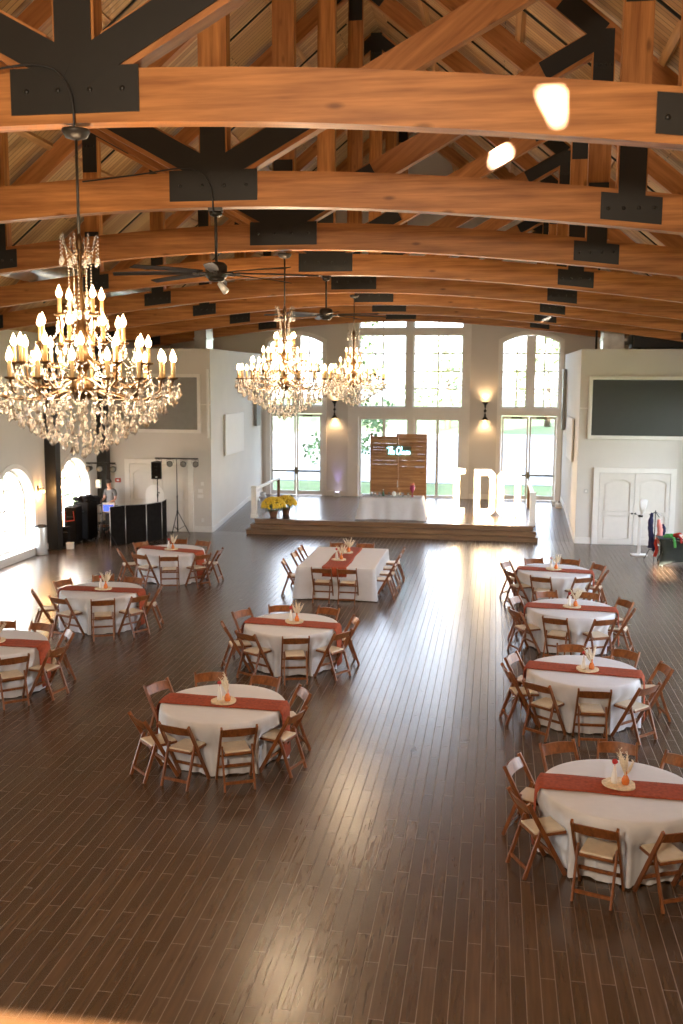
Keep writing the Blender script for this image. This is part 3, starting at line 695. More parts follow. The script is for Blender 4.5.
def mobj(name, me, loc, rz, label, cat, group):
    o = bpy.data.objects.new(name, me); COL.objects.link(o); o.location = loc; o.rotation_euler = (0, 0, rz); return tag(o, label, cat, group)
def centrepiece(x, y, z, where, k, full=True):
    mobj('wood_slice', DM['slice'], (x, y, z), k, 'round pale wood slice under the vases on the ' + where, 'wood slice', 'wood slices on the tables')
    z += .0205
    mobj('bud_vase', DM['ovase'], (x + .06, y - .03, z), k, 'small orange glass bud vase on the ' + where, 'vase', 'orange bud vases')
    mobj('pampas_grass', DM['pampas'][k % 3], (x + .06, y - .03, z), k * 1.3, 'cream dried pampas grass standing in the orange vase on the ' + where, 'dried grass', 'dried pampas bunches')
    if full:
        mobj('bottle_vase', DM['wvase'], (x - .055, y - .01, z), k, 'slim white bottle vase on the ' + where, 'vase', 'white bottle vases')
        mobj('red_flower', DM['flower'], (x - .055, y - .01, z), k, 'red flower in the white bottle vase on the ' + where, 'flower', 'red flowers')
TZ = .765; TR = .84
def banquet_table(c, desc, chairs, cpo, rrot, k):
    cx, cy_ = c; rnd = random.Random(k)
    t = thing('banquet_table', 'table frame under the white cloth of the ' + desc, 'table', (cx, cy_, 0), k * .4, 'round banquet tables')
    MB().lathe([(.0001, .725), (.80, .725), (.815, .74), (.80, .755), (.0001, .755)], 48).build('tabletop', 'purlin_wood', t)
    for i in range(4):
        a = PI / 4 + i * PI / 2; MB().tube([(.38 * math.cos(a), .38 * math.sin(a), .725), (.42 * math.cos(a), .42 * math.sin(a), .0)], .016, 8).build('leg', 'grey_metal', t)
    # cloth: flat top, rolled edge, folded skirt pressed in where chairs stand
    cl = [(R_(a), max(r, 1.10) + .03 - .245) for a, r in chairs]
    n = 168; prof = [(0, TZ, 0), (.55, TZ, 0), (.80, TZ, 0), (.828, TZ - .003, .02), (TR, TZ - .016, .06), (TR + .006, TZ - .06, .2), (TR + .004, .60, .75), (TR, .45, 1.1), (TR, .30, 1.35), (TR, .15, 1.5), (TR, .02, 1.6)]
    ph = [rnd.uniform(0, 6.28) for _ in range(4)]; f1, f2 = rnd.choice((17, 19, 21)), rnd.choice((29, 31, 34))
    vs = [(0, 0, TZ)]; fs = []
    for j, (r, z, am) in enumerate(prof[1:]):
        for i in range(n):
            a = 2 * PI * i / n
            rr = r + am * (.026 * math.sin(f1 * a + ph[0] + .5 * math.sin(3 * a + ph[1])) + .013 * math.sin(f2 * a + ph[2]) + .006 * math.sin(5 * a + ph[3]))
            if z < .52:
                for ca, orr in cl:
                    da = (a - ca + PI) % (2 * PI) - PI
                    if abs(da) < .6:
                        lat = abs(rr * math.sin(da)); lim = orr - .225
                        if lim < rr and lat < .34:
                            wgt = 1 if lat < .25 else max(0, 1 - (lat - .25) / .09)
                            rr = rr + (lim / max(.4, math.cos(da)) + .3 * (rr - r) - rr) * wgt if lim / math.cos(da) < rr else rr
            zz = z
            if j == len(prof) - 2: zz = .018 + .010 * math.sin(9 * a + ph[1]) * .8
            vs.append((rr * math.cos(a), rr * math.sin(a), zz))
        if j == 0: fs += [(0, 1 + i, 1 + (i + 1) % n) for i in range(n)]
        else:
            o = 1 + (j - 1) * n; fs += [(o + i, o + (i + 1) % n, o + n + (i + 1) % n, o + n + i) for i in range(n)]
    o = MB().add(vs, fs, True).build('tablecloth', 'tablecloth_white'); o.location = (cx, cy_, 0)
    tag(o, 'white floor-length cloth draped over the ' + desc, 'tablecloth', 'round white tablecloths')
    # runner across the table, hanging down both sides
    mb = MB(); ny = 8; path = []
    path += [(-TR - .062, .10), (-TR - .055, .35), (-TR - .052, .6), (-TR - .045, .72), (-TR - .012, TZ + .012)]
    path += [(-TR + .05, TZ + .013)] + [(u * .7, TZ + .009) for u in (-.9, -.5, 0, .5, .9)] + [(TR - .05, TZ + .013)]
    path += [(TR + .012, TZ + .012), (TR + .045, .72), (TR + .052, .6), (TR + .055, .35), (TR + .062, .10)]
    vs = []
    for q, (x, z) in enumerate(path):
        for j in range(ny + 1):
            v = -.215 + .43 * j / ny
            hang = max(0, (TZ - z) / .65)
            x2 = x + math.copysign(hang * .014 * math.sin(j * 1.9 + ph[0] + q), x) if abs(x) > TR else x
            if abs(x) > TR - .1: x2 = x2 - math.copysign(.5 * v * v, x) * .9
            vs.append((x2, v * (1 - .22 * hang) + .006 * math.sin(q * 1.7 + ph[1]), z + (.0035 * math.sin(q * 2.1 + j * .9) + .003 * math.sin(j * 2.5) if abs(x) < TR else 0)))
    m_ = ny + 1; L = len(path)
    fs = [(q * m_ + j, q * m_ + j + 1, (q + 1) * m_ + j + 1, (q + 1) * m_ + j) for q in range(L - 1) for j in range(ny)]
    o = mb.add(vs, fs, True).build('table_runner', 'rust_cloth'); o.location = (cx, cy_, 0); o.rotation_euler = (0, 0, R_(rrot))
    sm = o.modifiers.new('thickness', 'SOLIDIFY'); sm.thickness = .004; sm.offset = 1
    tag(o, 'rust red table runner laid across the ' + desc, 'table runner', 'rust red runners')
    centrepiece(cx + cpo[0], cy_ + cpo[1], TZ + .019, desc, k)
    cam_a = math.atan2(-cy_, -cx); used = set()
    for a, r in chairs:
        aa = R_(a); rr = max(r, 1.10) + .03 - .245
        rel = (cam_a - aa) % (2 * PI)                      # clockwise seen from above, 0 at the camera side
        hr = (6 + rel / (PI / 6)) % 12
        h2 = round(hr * 2) / 2
        while h2 % 12 in used: h2 += .5
        used.add(h2 % 12); h2 %= 12; hh = int(h2) or 12
        txt = '%s%d o\'clock' % ('half past ' if h2 % 1 else '', hh)
        place_chair(cx + rr * math.cos(aa), cy_ + rr * math.sin(aa), aa + PI, 'brown wooden chair at %s, %s' % (txt, desc), 'folding chairs at the round tables')
TABLES = [
 ('nearest round table left of aisle', (-3.53, 12.53), [(-134.0, 1.2), (-106.3, 1.0), (-64.6, 1.07), (-18.6, 1.1), (29.6, 1.09), (73.2, 1.08), (114.2, 1.2), (154.7, 1.19)], (.01, 0), -2),
 ('middle round table left of aisle', (-3.5, 16.95), [(-157.2, 1.16), (-121.0, 1.05), (-74.8, 1.03), (-31.3, 1.14), (19.6, 1.12), (66.5, 1.17), (111.5, 1.2), (150.2, 1.2)], (.03, .07), -5),
 ('middle round table of left column', (-7.93, 19.06), [(-150.7, 1.3), (-112.7, 1.12), (-66.6, 1.15), (-30.0, 1.17), (10.5, 1.15), (76.3, 1.1), (110.7, 1.25), (154.1, 1.17)], (.04, .01), 0),
 ('farthest round table of left column', (-8.08, 23.95), [(-150.3, 1.25), (-113.3, 1.09), (-73.8, 1.22), (-36.1, 1.3), (-1.3, 1.25), (65.3, 1.2), (99.8, 1.3), (147.4, 1.2)], (.02, -.05), -16),
 ('round table cut by left edge', (-8.06, 14.85), [(-48.2, 1.15), (-12.8, 1.22), (38.0, 1.18), (76.4, 1.14), (112.0, 1.2), (-88.0, 1.13)], (.0, .03), 0),
 ('farthest round table of right column', (1.444, 22.9), [(-152.2, 1.06), (-108.7, 1.05), (-60.3, 1.08), (-14.8, 1.11), (30.8, 1.18), (70.1, 1.25), (110.4, 1.2), (152.8, 1.2)], (-.03, .04), -8),
 ('third round table of right column', (1.538, 19.11), [(-150.9, 1.18), (-108.3, 1.12), (-63.3, 1.13), (-15.5, 1.08), (29.0, 1.2), (70.4, 1.25), (109.6, 1.19), (154.7, 1.13)], (.02, .02), -5),
 ('second round table of right column', (1.42, 14.92), [(-166.2, 1.14), (-127.3, 1.16), (-87.4, 1.11), (-45.0, 1.13), (12.1, 1.22), (54.3, 1.24), (94.3, 1.22), (157.0, 1.11)], (.05, -.03), -8),
 ('nearest round table of right column', (1.425, 10.5), [(-154.0, 1.14), (-108.5, 1.02), (-66.1, 1.04), (8.0, 1.15), (-28.0, 1.15), (47.9, 1.17), (84.5, 1.2), (117.6, 1.22), (157.7, 1.16)], (0, .05), -3)]
for i, (d, c, ch, cp, rr) in enumerate(TABLES): banquet_table(c, d, ch, cp, rr, i + 1)

# rectangular head table
rx0, rx1, ry0, ry1 = -4.46, -2.66, 22.3, 25.1; rcx, rcy = (rx0 + rx1) / 2, (ry0 + ry1) / 2
t = thing('banquet_table', 'rectangular banquet table under a white cloth before the stage', 'table', (rcx, rcy, 0))
MB().box(-.88, .88, -1.37, 1.37, .725, .755).build('tabletop', 'purlin_wood', t)
for sx_ in (-1, 1):
    for sy_ in (-1, 1): MB().tube([(sx_ * .7, sy_ * 1.1, .725), (sx_ * .7, sy_ * 1.1, 0)], .018, 8).build('leg', 'grey_metal', t)
def rect_cloth(hx, hy, zt, zb, x, y, label, flare=.05, wav=.012, chairs_=()):
    n = 40; per = []
    def side(ax, ay, bx, by, k):
        return [(ax + (bx - ax) * i / k, ay + (by - ay) * i / k) for i in range(k)]
    kx, ky = max(8, int(hx * 30)), max(8, int(hy * 30))
    per = side(-hx, -hy, hx, -hy, kx) + side(hx, -hy, hx, hy, ky) + side(hx, hy, -hx, hy, kx) + side(-hx, hy, -hx, -hy, ky)
    n = len(per); vs = []; L = 7
    for j in range(L):
        u = j / (L - 1); z = zt if j == 0 else zt - .012 if j == 1 else zt - .012 - (zt - .012 - zb) * (j - 1) / (L - 2)
        for i, (px, py) in enumerate(per):
            d = math.hypot(px, py); corner = max(0, 1 - min(hx - abs(px) + hy - abs(py), .35) / .35)
            out = (.010 if j else 0) + u * (flare * .3 + flare * corner * 1.5) + u * wav * math.sin(i * .9) + u * wav * .6 * math.sin(i * .37 + 1)
            nx = math.copysign(1, px) if abs(abs(px) - hx) < 1e-6 else 0; ny_ = math.copysign(1, py) if abs(abs(py) - hy) < 1e-6 else 0
            vs.append((px + nx * out, py + ny_ * out, z))
    fs = [(j * n + i, j * n + (i + 1) % n, (j + 1) * n + (i + 1) % n, (j + 1) * n + i) for j in range(L - 1) for i in range(n)]
    mb = MB().add(vs, fs, True); mb.add(vs[:n], [tuple(range(n))])
    o = mb.build('tablecloth', 'tablecloth_white'); o.location = (x, y, 0); return tag(o, label, 'tablecloth')
rect_cloth(.90, 1.40, TZ, .02, rcx, rcy, 'white floor-length cloth over the rectangular table before the stage')
mb = MB(); vs = []; path = [(-1.462, .56), (-1.452, .66), (-1.44, .74), (-1.405, TZ + .008)] + [(-1.3 + 2.6 * i / 8, TZ + .006) for i in range(9)] + [(1.405, TZ + .008), (1.44, .74), (1.452, .66), (1.462, .5)]
for q, (y, z) in enumerate(path):
    for j in range(9): vs.append((-.29 + .58 * j / 8 + .015 * math.sin(q * 1.3), y + (.004 * math.sin(j * 2) if z < .75 else 0), z + .003 * math.sin(q * 2.2 + j)))
o = mb.add(vs, [(q * 9 + j, q * 9 + j + 1, (q + 1) * 9 + j + 1, (q + 1) * 9 + j) for q in range(len(path) - 1) for j in range(8)], True).build('table_runner', 'rust_cloth')
o.location = (rcx - .03, rcy, .0); sm = o.modifiers.new('thickness', 'SOLIDIFY'); sm.thickness = .004; sm.offset = 1
tag(o, 'rust red runner lying lengthwise along the rectangular table', 'table runner')
centrepiece(-3.63, 23.24, TZ + .016, 'rectangular table\'s near half', 3, True)
centrepiece(-3.60, 24.28, TZ + .016, 'rectangular table\'s far half', 5, False)
S1 = 'folding chairs at the rectangular table'
for x, y, fa, lb in ((-3.84, 22.20, 90, 'near end, left of the two'), (-3.25, 22.20, 90, 'near end, right of the two'), (-3.98, 25.22, -90, 'stage end, left of the two'), (-3.28, 25.22, -90, 'stage end, right of the two'),
                     (-4.63, 22.75, 8, 'left side, nearest'), (-4.60, 23.85, -3, 'left side, middle'), (-4.60, 24.68, 0, 'left side, farthest'),
                     (-2.50, 22.72, 180, 'right side, nearest'), (-2.48, 23.42, 176, 'right side, second from near end'), (-2.50, 24.12, 180, 'right side, third from near end'), (-2.48, 24.86, 183, 'right side, farthest')):
    place_chair(x, y, R_(fa), 'brown folding chair at the rectangular table, ' + lb, S1)

# ------------------------------------------------------------------ chandeliers
CZ = 4.49
def make_chandelier():
    t = empty('chandelier')
    Z = lambda z: z - CZ
    # stem, canopy and turned centre column
    MB().tube([(0, 0, Z(6.25)), (0, 0, Z(7.02))], .012).lathe([(.02, 0), (.085, .02), (.11, .06), (.11, .08)], 20, (0, 0, Z(6.99))).build('canopy_and_stem', 'fan_bronze', t)
    MB().lathe([(.01, 4.92), (.05, 4.95), (.10, 5.0), (.11, 5.05), (.06, 5.10), (.035, 5.16), (.06, 5.22), (.09, 5.27), (.05, 5.33), (.03, 5.4), (.055, 5.46), (.07, 5.50), (.035, 5.56), (.022, 5.65), (.045, 5.72), (.02, 5.8), (.018, 6.1), (.03, 6.2), (.012, 6.27)], 16, (0, 0, -CZ)).build('column', 'bronze', t)
    crown = MB()
    for i in range(8):
        a = 2 * PI * i / 8; c, s = math.cos(a), math.sin(a)
        crown.tube([(0, 0, Z(6.16)), (.06 * c, .06 * s, Z(6.10)), (.12 * c, .12 * s, Z(6.16)), (.15 * c, .15 * s, Z(6.27))], [.008, .007, .006, .003], 5)
    crown.build('crown', 'bronze', t)
    for i in range(8):
        a = 2 * PI * i / 8; c, s = math.cos(a), math.sin(a); mb = MB(); r0 = .14; z1 = 5.78 if i % 2 else 5.68
        r1 = .10 if i % 2 else .05
        for k in range(20):
            u = k / 19; r = r0 + (r1 - r0) * min(1, u * 2); mb.blob((r * c, r * s, Z(6.25 + (z1 - 6.25) * u)), .0085, 5, 3)
        mb.blob((r1 * c, r1 * s, Z(z1 - .05)), (.022, .022, .04), 6, 4); mb.blob((r0 * c * 1.08, r0 * s * 1.08, Z(6.05)), (.018, .018, .035), 6, 4)
        for k in range(6): mb.blob((r0 * c * 1.08, r0 * s * 1.08, Z(6.24 - .03 * k)), .008, 5, 3)
        mb.build('bead_strand', 'crystal', t)
    # candle arms: (count, radius, candle foot height, hub height)
    armm = {}
    for ti, (n, r, zf, zh) in enumerate(((18, .74, 5.12, 5.03), (12, .53, 5.24, 5.12), (8, .34, 5.40, 5.28), (4, .19, 5.62, 5.50))):
        L = r
        pts = [(.03, 0, zh), (L * .3, 0, zh - .02), (L * .55, 0, zh - .075), (L * .8, 0, zh - .075), (L * .97, 0, zh - .01), (L, 0, zf - .01)]
        am = MB().tube([(x, y, Z(z)) for x, y, z in pts], [.010, .009, .009, .008, .008, .010], 6)
        am.tube([(L * .55, 0, Z(zh - .075)), (L * .62, 0, Z(zh + .01)), (L * .5, 0, Z(zh + .05)), (L * .42, 0, Z(zh))], [.006, .005, .004, .003], 5)
        am.lathe([(.012, -.012), (.042, .0), (.045, .012), (.014, .012)], 12, (L, 0, Z(zf)))
        am = am.mesh('arm', 'bronze')
        cm = MB().lathe([(.016, .01), (.0155, .135), (.008, .14)], 8, (L, 0, Z(zf))).mesh('candle', 'candle_ivory')
        bm_ = MB().lathe([(.008, .132), (.024, .155), (.027, .175), (.014, .21), (.0005, .24)], 8, (L, 0, Z(zf))).mesh('bulb', 'bulb_warm')
        for i in range(n):
            a = 2 * PI * (i + .5 * (ti % 2)) / n
            o = bpy.data.objects.new('arm', am); COL.objects.link(o); o.parent = t; o.rotation_euler = (0, 0, a)
            for nm, me in (('candle', cm), ('bulb', bm_)):
                k = bpy.data.objects.new(nm, me); COL.objects.link(k); k.parent = o
    # crystal drops: outermost first
    def drop(mb, x, y, z, s=1.0):
        """faceted teardrop hanging from z with a small bead above it"""
        rot = random.uniform(0, 1); n = 6; h = .085 * s; r = .020 * s
        vs = [(x, y, z)] + [(x + r * .45 * math.cos(2 * PI * (j + rot) / n), y + r * .45 * math.sin(2 * PI * (j + rot) / n), z - h * .35) for j in range(n)] + \
             [(x + r * math.cos(2 * PI * (j + rot + .5) / n), y + r * math.sin(2 * PI * (j + rot + .5) / n), z - h * .7) for j in range(n)] + [(x, y, z - h)]
        fs = [(0, 1 + j, 1 + (j + 1) % n) for j in range(n)] + [(1 + j, 1 + n + j, 1 + (j + 1) % n) for j in range(n)] + \
             [(1 + (j + 1) % n, 1 + n + j, 1 + n + (j + 1) % n) for j in range(n)] + [(1 + n + j, 2 * n + 1, 1 + n + (j + 1) % n) for j in range(n)]
        mb.add(vs, fs); mb.blob((x, y, z + .012 * s), .010 * s, 5, 3); return mb
    P = []
    for r, z, n in ((.78, 5.06, 36), (.74, 4.99, 36), (.66, 4.93, 34), (.58, 4.87, 32), (.50, 4.82, 28), (.42, 4.77, 24), (.34, 4.72, 20), (.26, 4.67, 16), (.18, 4.63, 11), (.10, 4.60, 7), (.03, 4.58, 3)):
        for i in range(n):
            a = 2 * PI * (i + random.uniform(-.25, .25)) / n; P.append((r * math.cos(a), r * math.sin(a), z + random.uniform(-.02, .02), random.uniform(.95, 1.3)))
    for r, z, n in ((.60, 4.97, 20), (.44, 4.90, 14), (.30, 4.82, 12), (.55, 5.20, 20), (.36, 5.38, 14), (.21, 5.58, 8), (.30, 5.20, 12), (.42, 5.32, 14), (.15, 5.42, 8), (.70, 5.12, 20)):
        for i in range(n):
            a = 2 * PI * (i + random.uniform(-.3, .3)) / n; P.append((r * math.cos(a), r * math.sin(a), z + random.uniform(-.03, .03), random.uniform(.7, 1.05)))
    dm = [drop(MB(), 0, 0, 0, 1.15).mesh('crystal_drop', 'crystal') for _ in range(3)]
    for i, p in enumerate(P[:100]):
        o = bpy.data.objects.new('crystal_drop', dm[i % 3]); COL.objects.link(o); o.parent = t; o.location = (p[0], p[1], Z(p[2]))
    mb = MB()
    for p in P[100:]: drop(mb, p[0], p[1], Z(p[2]), p[3])
    o = mb.build('crystal_drops', 'crystal', t); o['kind'] = 'stuff'
    # bead swags between tiers
    mb = MB()
    for (ra, za, rb, zb, n) in ((.72, 5.10, .50, 5.20, 12), (.50, 5.24, .32, 5.40, 8), (.32, 5.42, .12, 5.70, 8), (.10, 4.95, .70, 5.05, 14)):
        for i in range(n):
            a = 2 * PI * i / n
            for k in range(14):
                u = k / 13; r = ra + (rb - ra) * u; z = za + (zb - za) * u - .09 * math.sin(PI * u); mb.blob((r * math.cos(a), r * math.sin(a), Z(z)), .0075, 4, 3)
    mb.build('bead_swags', 'crystal', t)['kind'] = 'stuff'
    return t
ch0 = make_chandelier()
for i, (y, lb) in enumerate(((7.66, 'largest-looking nearest crystal candle chandelier at left, hung from nearest truss'), (15.55, 'middle crystal candle chandelier hung from the third truss'), (23.35, 'farthest crystal candle chandelier in front of the tall windows'))):
    o = ch0 if i == 0 else copy_tree(ch0)
    o.location = (XC, y + .09, CZ - .02); o.rotation_euler = (0, 0, .13 + .2 * i); tag(o, lb, 'chandelier', 'crystal chandeliers')
    for (rr, zz, pw) in ((.0, 5.42, .45), (.0, 5.20, .55)):
        l = bpy.data.lights.new('chandelier_lamp', 'POINT'); l.energy = CHANDELIER_W * 4 * pw; l.color = (1.0, .74, .48); l.shadow_soft_size = .30
        lo = bpy.data.objects.new('chandelier_lamp', l); COL.objects.link(lo); lo.parent = o; lo.location = (0, 0, zz + .02 - CZ)

# added fill light, unseen behind the camera, shaped as a pendant lamp
t = thing('added_pendant_lamp', 'added unseen pendant lamp brightening the timbers from the loft behind the camera', 'lamp', (XC + 1.4, -.4, 6.6))
MB().tube([(0, 0, .3), (0, 0, roof_z(XC + 1.4) - 6.62)], .012).lathe([(.03, .3), (.10, .26), (.34, .06), (.35, .05), (.33, .05), (.09, .24)], 24).build('shade', 'fan_bronze', t)
MB().blob((0, 0, .08), .11, 14, 9).build('globe', 'bulb_warm', t)
l = bpy.data.lights.new('loft_fill_lamp', 'POINT'); l.energy = LOFT_FILL_W; l.color = (1.0, .82, .62); l.shadow_soft_size = .3
lo = bpy.data.objects.new('loft_fill_lamp', l); COL.objects.link(lo); lo.parent = t; lo.location = (0, 0, -.32)

# ------------------------------------------------------------------ ceiling fans
def make_fan():
    t = empty('ceiling_fan')
    MB().lathe([(.10, .0), (.13, .03), (.13, .16), (.10, .19), (.04, .20)], 20, (0, 0, -.02)).lathe([(.0001, -.05), (.08, -.045), (.10, -.02)], 20).build('motor_housing', 'fan_bronze', t)
    MB().tube([(0, 0, .17), (0, 0, .82)], .018).build('downrod', 'fan_bronze', t)
    MB().box(-.085, .085, -.07, .07, .76, .80).lathe([(.03, .70), (.075, .72), (.075, .76)], 16).build('canopy', 'fan_bronze', t)
    b = MB(); b.bar((.10, 0, .04), (.28, 0, .04), .045, .02); vs = []
    for i in range(8):
        u = i / 7; x = .24 + u * .98; wdt = .045 + .02 * math.sin(PI * u); zc = .045 - .02 * u * u
        vs += [(x, -wdt, zc - .012), (x, wdt, zc + .012), (x, -wdt, zc - .004), (x, wdt, zc + .020)]
    fs = []
    for i in range(7):
        a, c = 4 * i, 4 * i + 4; fs += [(a, c, c + 1, a + 1), (a + 2, a + 3, c + 3, c + 2), (a, a + 2, c + 2, c), (a + 1, c + 1, c + 3, a + 3)]
    fs += [(0, 1, 3, 2), (28, 30, 31, 29)]; b.add(vs, fs); me = b.mesh('blade', 'fan_bronze')
    for i in range(8):
        o = bpy.data.objects.new('blade', me); COL.objects.link(o); o.parent = t; o.rotation_euler = (0, 0, 2 * PI * i / 8)
    return t
fan0 = make_fan()
for i, (y, r, lb) in enumerate(((11.65, .20, 'nearer dark eight-blade ceiling fan hung from the second truss'), (19.45, .33, 'farther dark eight-blade ceiling fan hung from the fourth truss'))):
    o = fan0 if i == 0 else copy_tree(fan0)
    o.location = (XC, y + .09, 6.30); o.rotation_euler = (0, 0, r); tag(o, lb, 'ceiling fan', 'ceiling fans')
sp = thing('spot_lamp', 'small white spot lamp under the nearer ceiling fan', 'lamp', (XC + .02, 11.74, 6.25))
MB().tube([(0, 0, .02), (.03, -.02, -.02)], .012).build('bracket', 'grey_metal', sp); MB().tube([(.02, -.01, -.02), (.11, -.05, -.12)], [.03, .045], 14).build('lamp_head', 'white_plastic', sp)
for y, zt, lb in ((7.75, 7.42, 'nearest'), (11.65, 7.42, 'second')):
    pts = [(XC, y - .03, 7.02), (XC, y - .04, 7.2), (XC - .03, y - .04, 7.35), (XC - .15, y - .04, 7.50), (XC - .40, y - .04, 7.54), (XC - .9, y - .05, 7.48), (XC - 1.6, y - .03, 7.42)]
    sm_ = []
    P3 = [Vector(p) for p in pts]
    for i in range(len(P3) - 1):
        a, b_, c, d = P3[max(i - 1, 0)], P3[i], P3[i + 1], P3[min(i + 2, len(P3) - 1)]
        for j in range(5):
            u = j / 5; sm_.append(.5 * ((2 * b_) + (c - a) * u + (2 * a - 5 * b_ + 4 * c - d) * u * u + (3 * b_ - a - 3 * c + d) * u ** 3))
    o = MB().tube(sm_ + [P3[-1]], .009, 6).build('power_cable', 'black_plastic'); tag(o, 'dark power cable curving across the %s truss\'s centre plate' % lb, 'cable')

# ------------------------------------------------------------------ on the stage
sx0, sx1, sy0, sy1 = -4.36, -2.33, 32.62, 33.40
t = thing('folding_table', 'long folding table under white cloth on the stage', 'table', ((sx0 + sx1) / 2, (sy0 + sy1) / 2, ZS))
MB().box(-.98, .98, -.36, .36, .71, .735).build('tabletop', 'white_plastic', t)
for a in (-1, 1):
    for b_ in (-1, 1): MB().tube([(a * .8, b_ * .28, 0), (a * .8, b_ * .28, .71)], .015).build('leg', 'grey_metal', t)
o = rect_cloth(1.0, .385, .745, .01, (sx0 + sx1) / 2, (sy0 + sy1) / 2, 'white cloth over the long table on the stage', flare=.10, wav=.018); o.location.z = ZS
tt = ZS + .7465
tum = MB().lathe([(.030, 0), (.038, .10), (.036, .10), (.028, .008), (.0001, .006)], 16).mesh('glass_tumbler', 'tumbler_glass')
gx = [(-4.06, 33.0), (-3.94, 33.05), (-3.80, 32.98), (-3.46, 33.02), (-3.14, 33.05), (-3.0, 32.97), (-2.82, 33.02)]
for i, (x, y) in enumerate(gx):
    o = mobj('glass_tumbler', tum, (x, y, tt), i, '%s clear glass tumbler along the stage table' % ('leftmost', 'second', 'third', 'fourth', 'fifth', 'sixth', 'rightmost')[i] + ('' if i in (0, 6) else ' from the left'), 'glass', 'tumblers on the stage table'); o.scale = (1.25, 1.25, 1.35)
b = thing('bottle', 'short dark green bottle standing among the tumblers', 'bottle', (-3.66, 33.0, tt))
MB().lathe([(.04, 0), (.042, .01), (.042, .12), (.02, .16), (.016, .20), (.018, .205)], 16).build('body', 'green_glass', b); MB().lathe([(.018, .205), (.018, .225)], 12).build('cap', 'paper_white', b)
b = thing('globe_vase', 'round white frosted vase in the middle of the stage table', 'vase', (-3.30, 33.04, tt))
MB().lathe([(.03, 0), (.065, .03), (.078, .08), (.06, .13), (.035, .15), (.04, .16), (.03, .158)], 18).build('bowl', 'paper_white', b)
mb = MB(); mb.lathe([(.04, 0), (.05, .01), (.015, .05), (.012, .12), (.05, .18), (.085, .25), (.09, .33), (.07, .38), (.06, .38), (.075, .33), (.03, .18)], 18)
tag(mb.build('tall_goblet', 'plum_glass', loc=(-2.68, 33.02, tt)), 'tall plum coloured goblet vase at the stage table\'s right end', 'vase')
mb = MB()
for k in range(12): mb.blob((.05 * math.cos(k * 2.4) * (k / 12) ** .5, .05 * math.sin(k * 2.4) * (k / 12) ** .5, .38 + .02 * (k % 3)), .026, 7, 5)
tag(mb.build('dried_flowers', 'pink_cloth', loc=(-2.68, 33.02, tt)), 'pinkish flowers filling the plum goblet vase', 'flowers')
# pallet-wood backdrop of two plank panels
t = thing('wooden_backdrop', 'tall brown two-panel plank backdrop behind the stage table', 'backdrop', (-3.31, 34.55, ZS))
for s in (-1, 1):
    nm = 'left_panel' if s < 0 else 'right_panel'; mb = MB(); rnd = random.Random(4 + s); z = .03
    x0, x1 = (-.99, -.004) if s < 0 else (.004, .99)
    while z < 2.66:
        h = rnd.choice((.085, .095, .13, .14)); h = min(h, 2.76 - z)
        j = rnd.uniform(-.012, .012); mb.box(x0, x1, -.03 + rnd.uniform(-.006, .006), .0, z, z + h)
        z += h + (rnd.choice((.002, .003, .007)) if z > 1.2 else .002)
    p = mb.build('plank_panel', 'pallet_wood', t)
    MB().box(x0, x0 + .07, .001, .045, 0, 2.76).box(x1 - .07, x1, .001, .045, 0, 2.76).build('upright', 'pallet_wood', t)
MB().box(-.03, -.01, -.06, -.036, .88, 1.12).tube([(-.02, -.06, .9), (-.02, -.09, .92), (-.02, -.09, 1.08), (-.02, -.06, 1.1)], .008).build('handle', 'grey_metal', t)
MB().bar((-.9, .03, .02), (-.9, .45, .02), .07, .04).bar((-.9, .44, .03), (-.9, .05, .9), .05, .05).bar((.9, .03, .02), (.9, .45, .02), .07, .04).bar((.9, .44, .03), (.9, .05, .9), .05, .05).build('brace', 'pallet_wood', t)
# neon script sign "The Chaves"
def script_sign():
    S = []
    S.append([(0, .95), (.25, 1.02), (.6, 1.0), (.78, 1.05)]); S.append([(.42, 1.0), (.38, .6), (.30, .1), (.22, 0)])          # T
    S.append([(.55, 0), (.70, .5), (.82, 1.05), (.74, 1.1), (.66, .6), (.62, .02), (.70, .36), (.82, .44), (.86, .3), (.84, .04), (.92, .02)])  # h
    S.append([(.95, .22), (1.12, .30), (1.12, .44), (1.02, .44), (.97, .22), (1.02, .02), (1.18, .06)])   # e
    S.append([(2.02, .9), (1.98, 1.05), (1.82, 1.08), (1.62, .8), (1.55, .4), (1.62, .02), (1.85, -.04), (2.05, .16)])  # C
    S.append([(2.10, .1), (2.28, .6), (2.38, 1.02), (2.30, 1.08), (2.22, .6), (2.18, .02), (2.26, .34), (2.38, .44), (2.42, .28), (2.40, .04), (2.48, .02)])  # h
    S.append([(2.78, .40), (2.62, .42), (2.54, .2), (2.62, .02), (2.74, .12), (2.80, .42), (2.78, .08), (2.86, .02)])  # a
    S.append([(2.92, .40), (3.00, .02), (3.06, .06), (3.14, .42), (3.20, .38)])  # v
    S.append([(3.20, .22), (3.38, .30), (3.38, .44), (3.28, .44), (3.22, .22), (3.28, .02), (3.44, .06)])  # e
    S.append([(3.48, .1), (3.62, .44), (3.58, .38), (3.70, .14), (3.62, .0), (3.50, .04)])  # s
    mb = MB(); k = .80 / 3.75
    for st_ in S:
        pts = [Vector((x, 0, z)) for x, z in st_]; sm_ = []
        for i in range(len(pts) - 1):
            a = pts[max(i - 1, 0)]; b_ = pts[i]; c = pts[i + 1]; d = pts[min(i + 2, len(pts) - 1)]
            for j in range(4):
                u = j / 4; sm_.append(.5 * ((2 * b_) + (c - a) * u + (2 * a - 5 * b_ + 4 * c - d) * u * u + (3 * b_ - a - 3 * c + d) * u ** 3))
        sm_.append(pts[-1])
        mb.tube([((p.x - 1.87) * k, 0, p.z * k) for p in sm_], .0125, 6)
    return mb
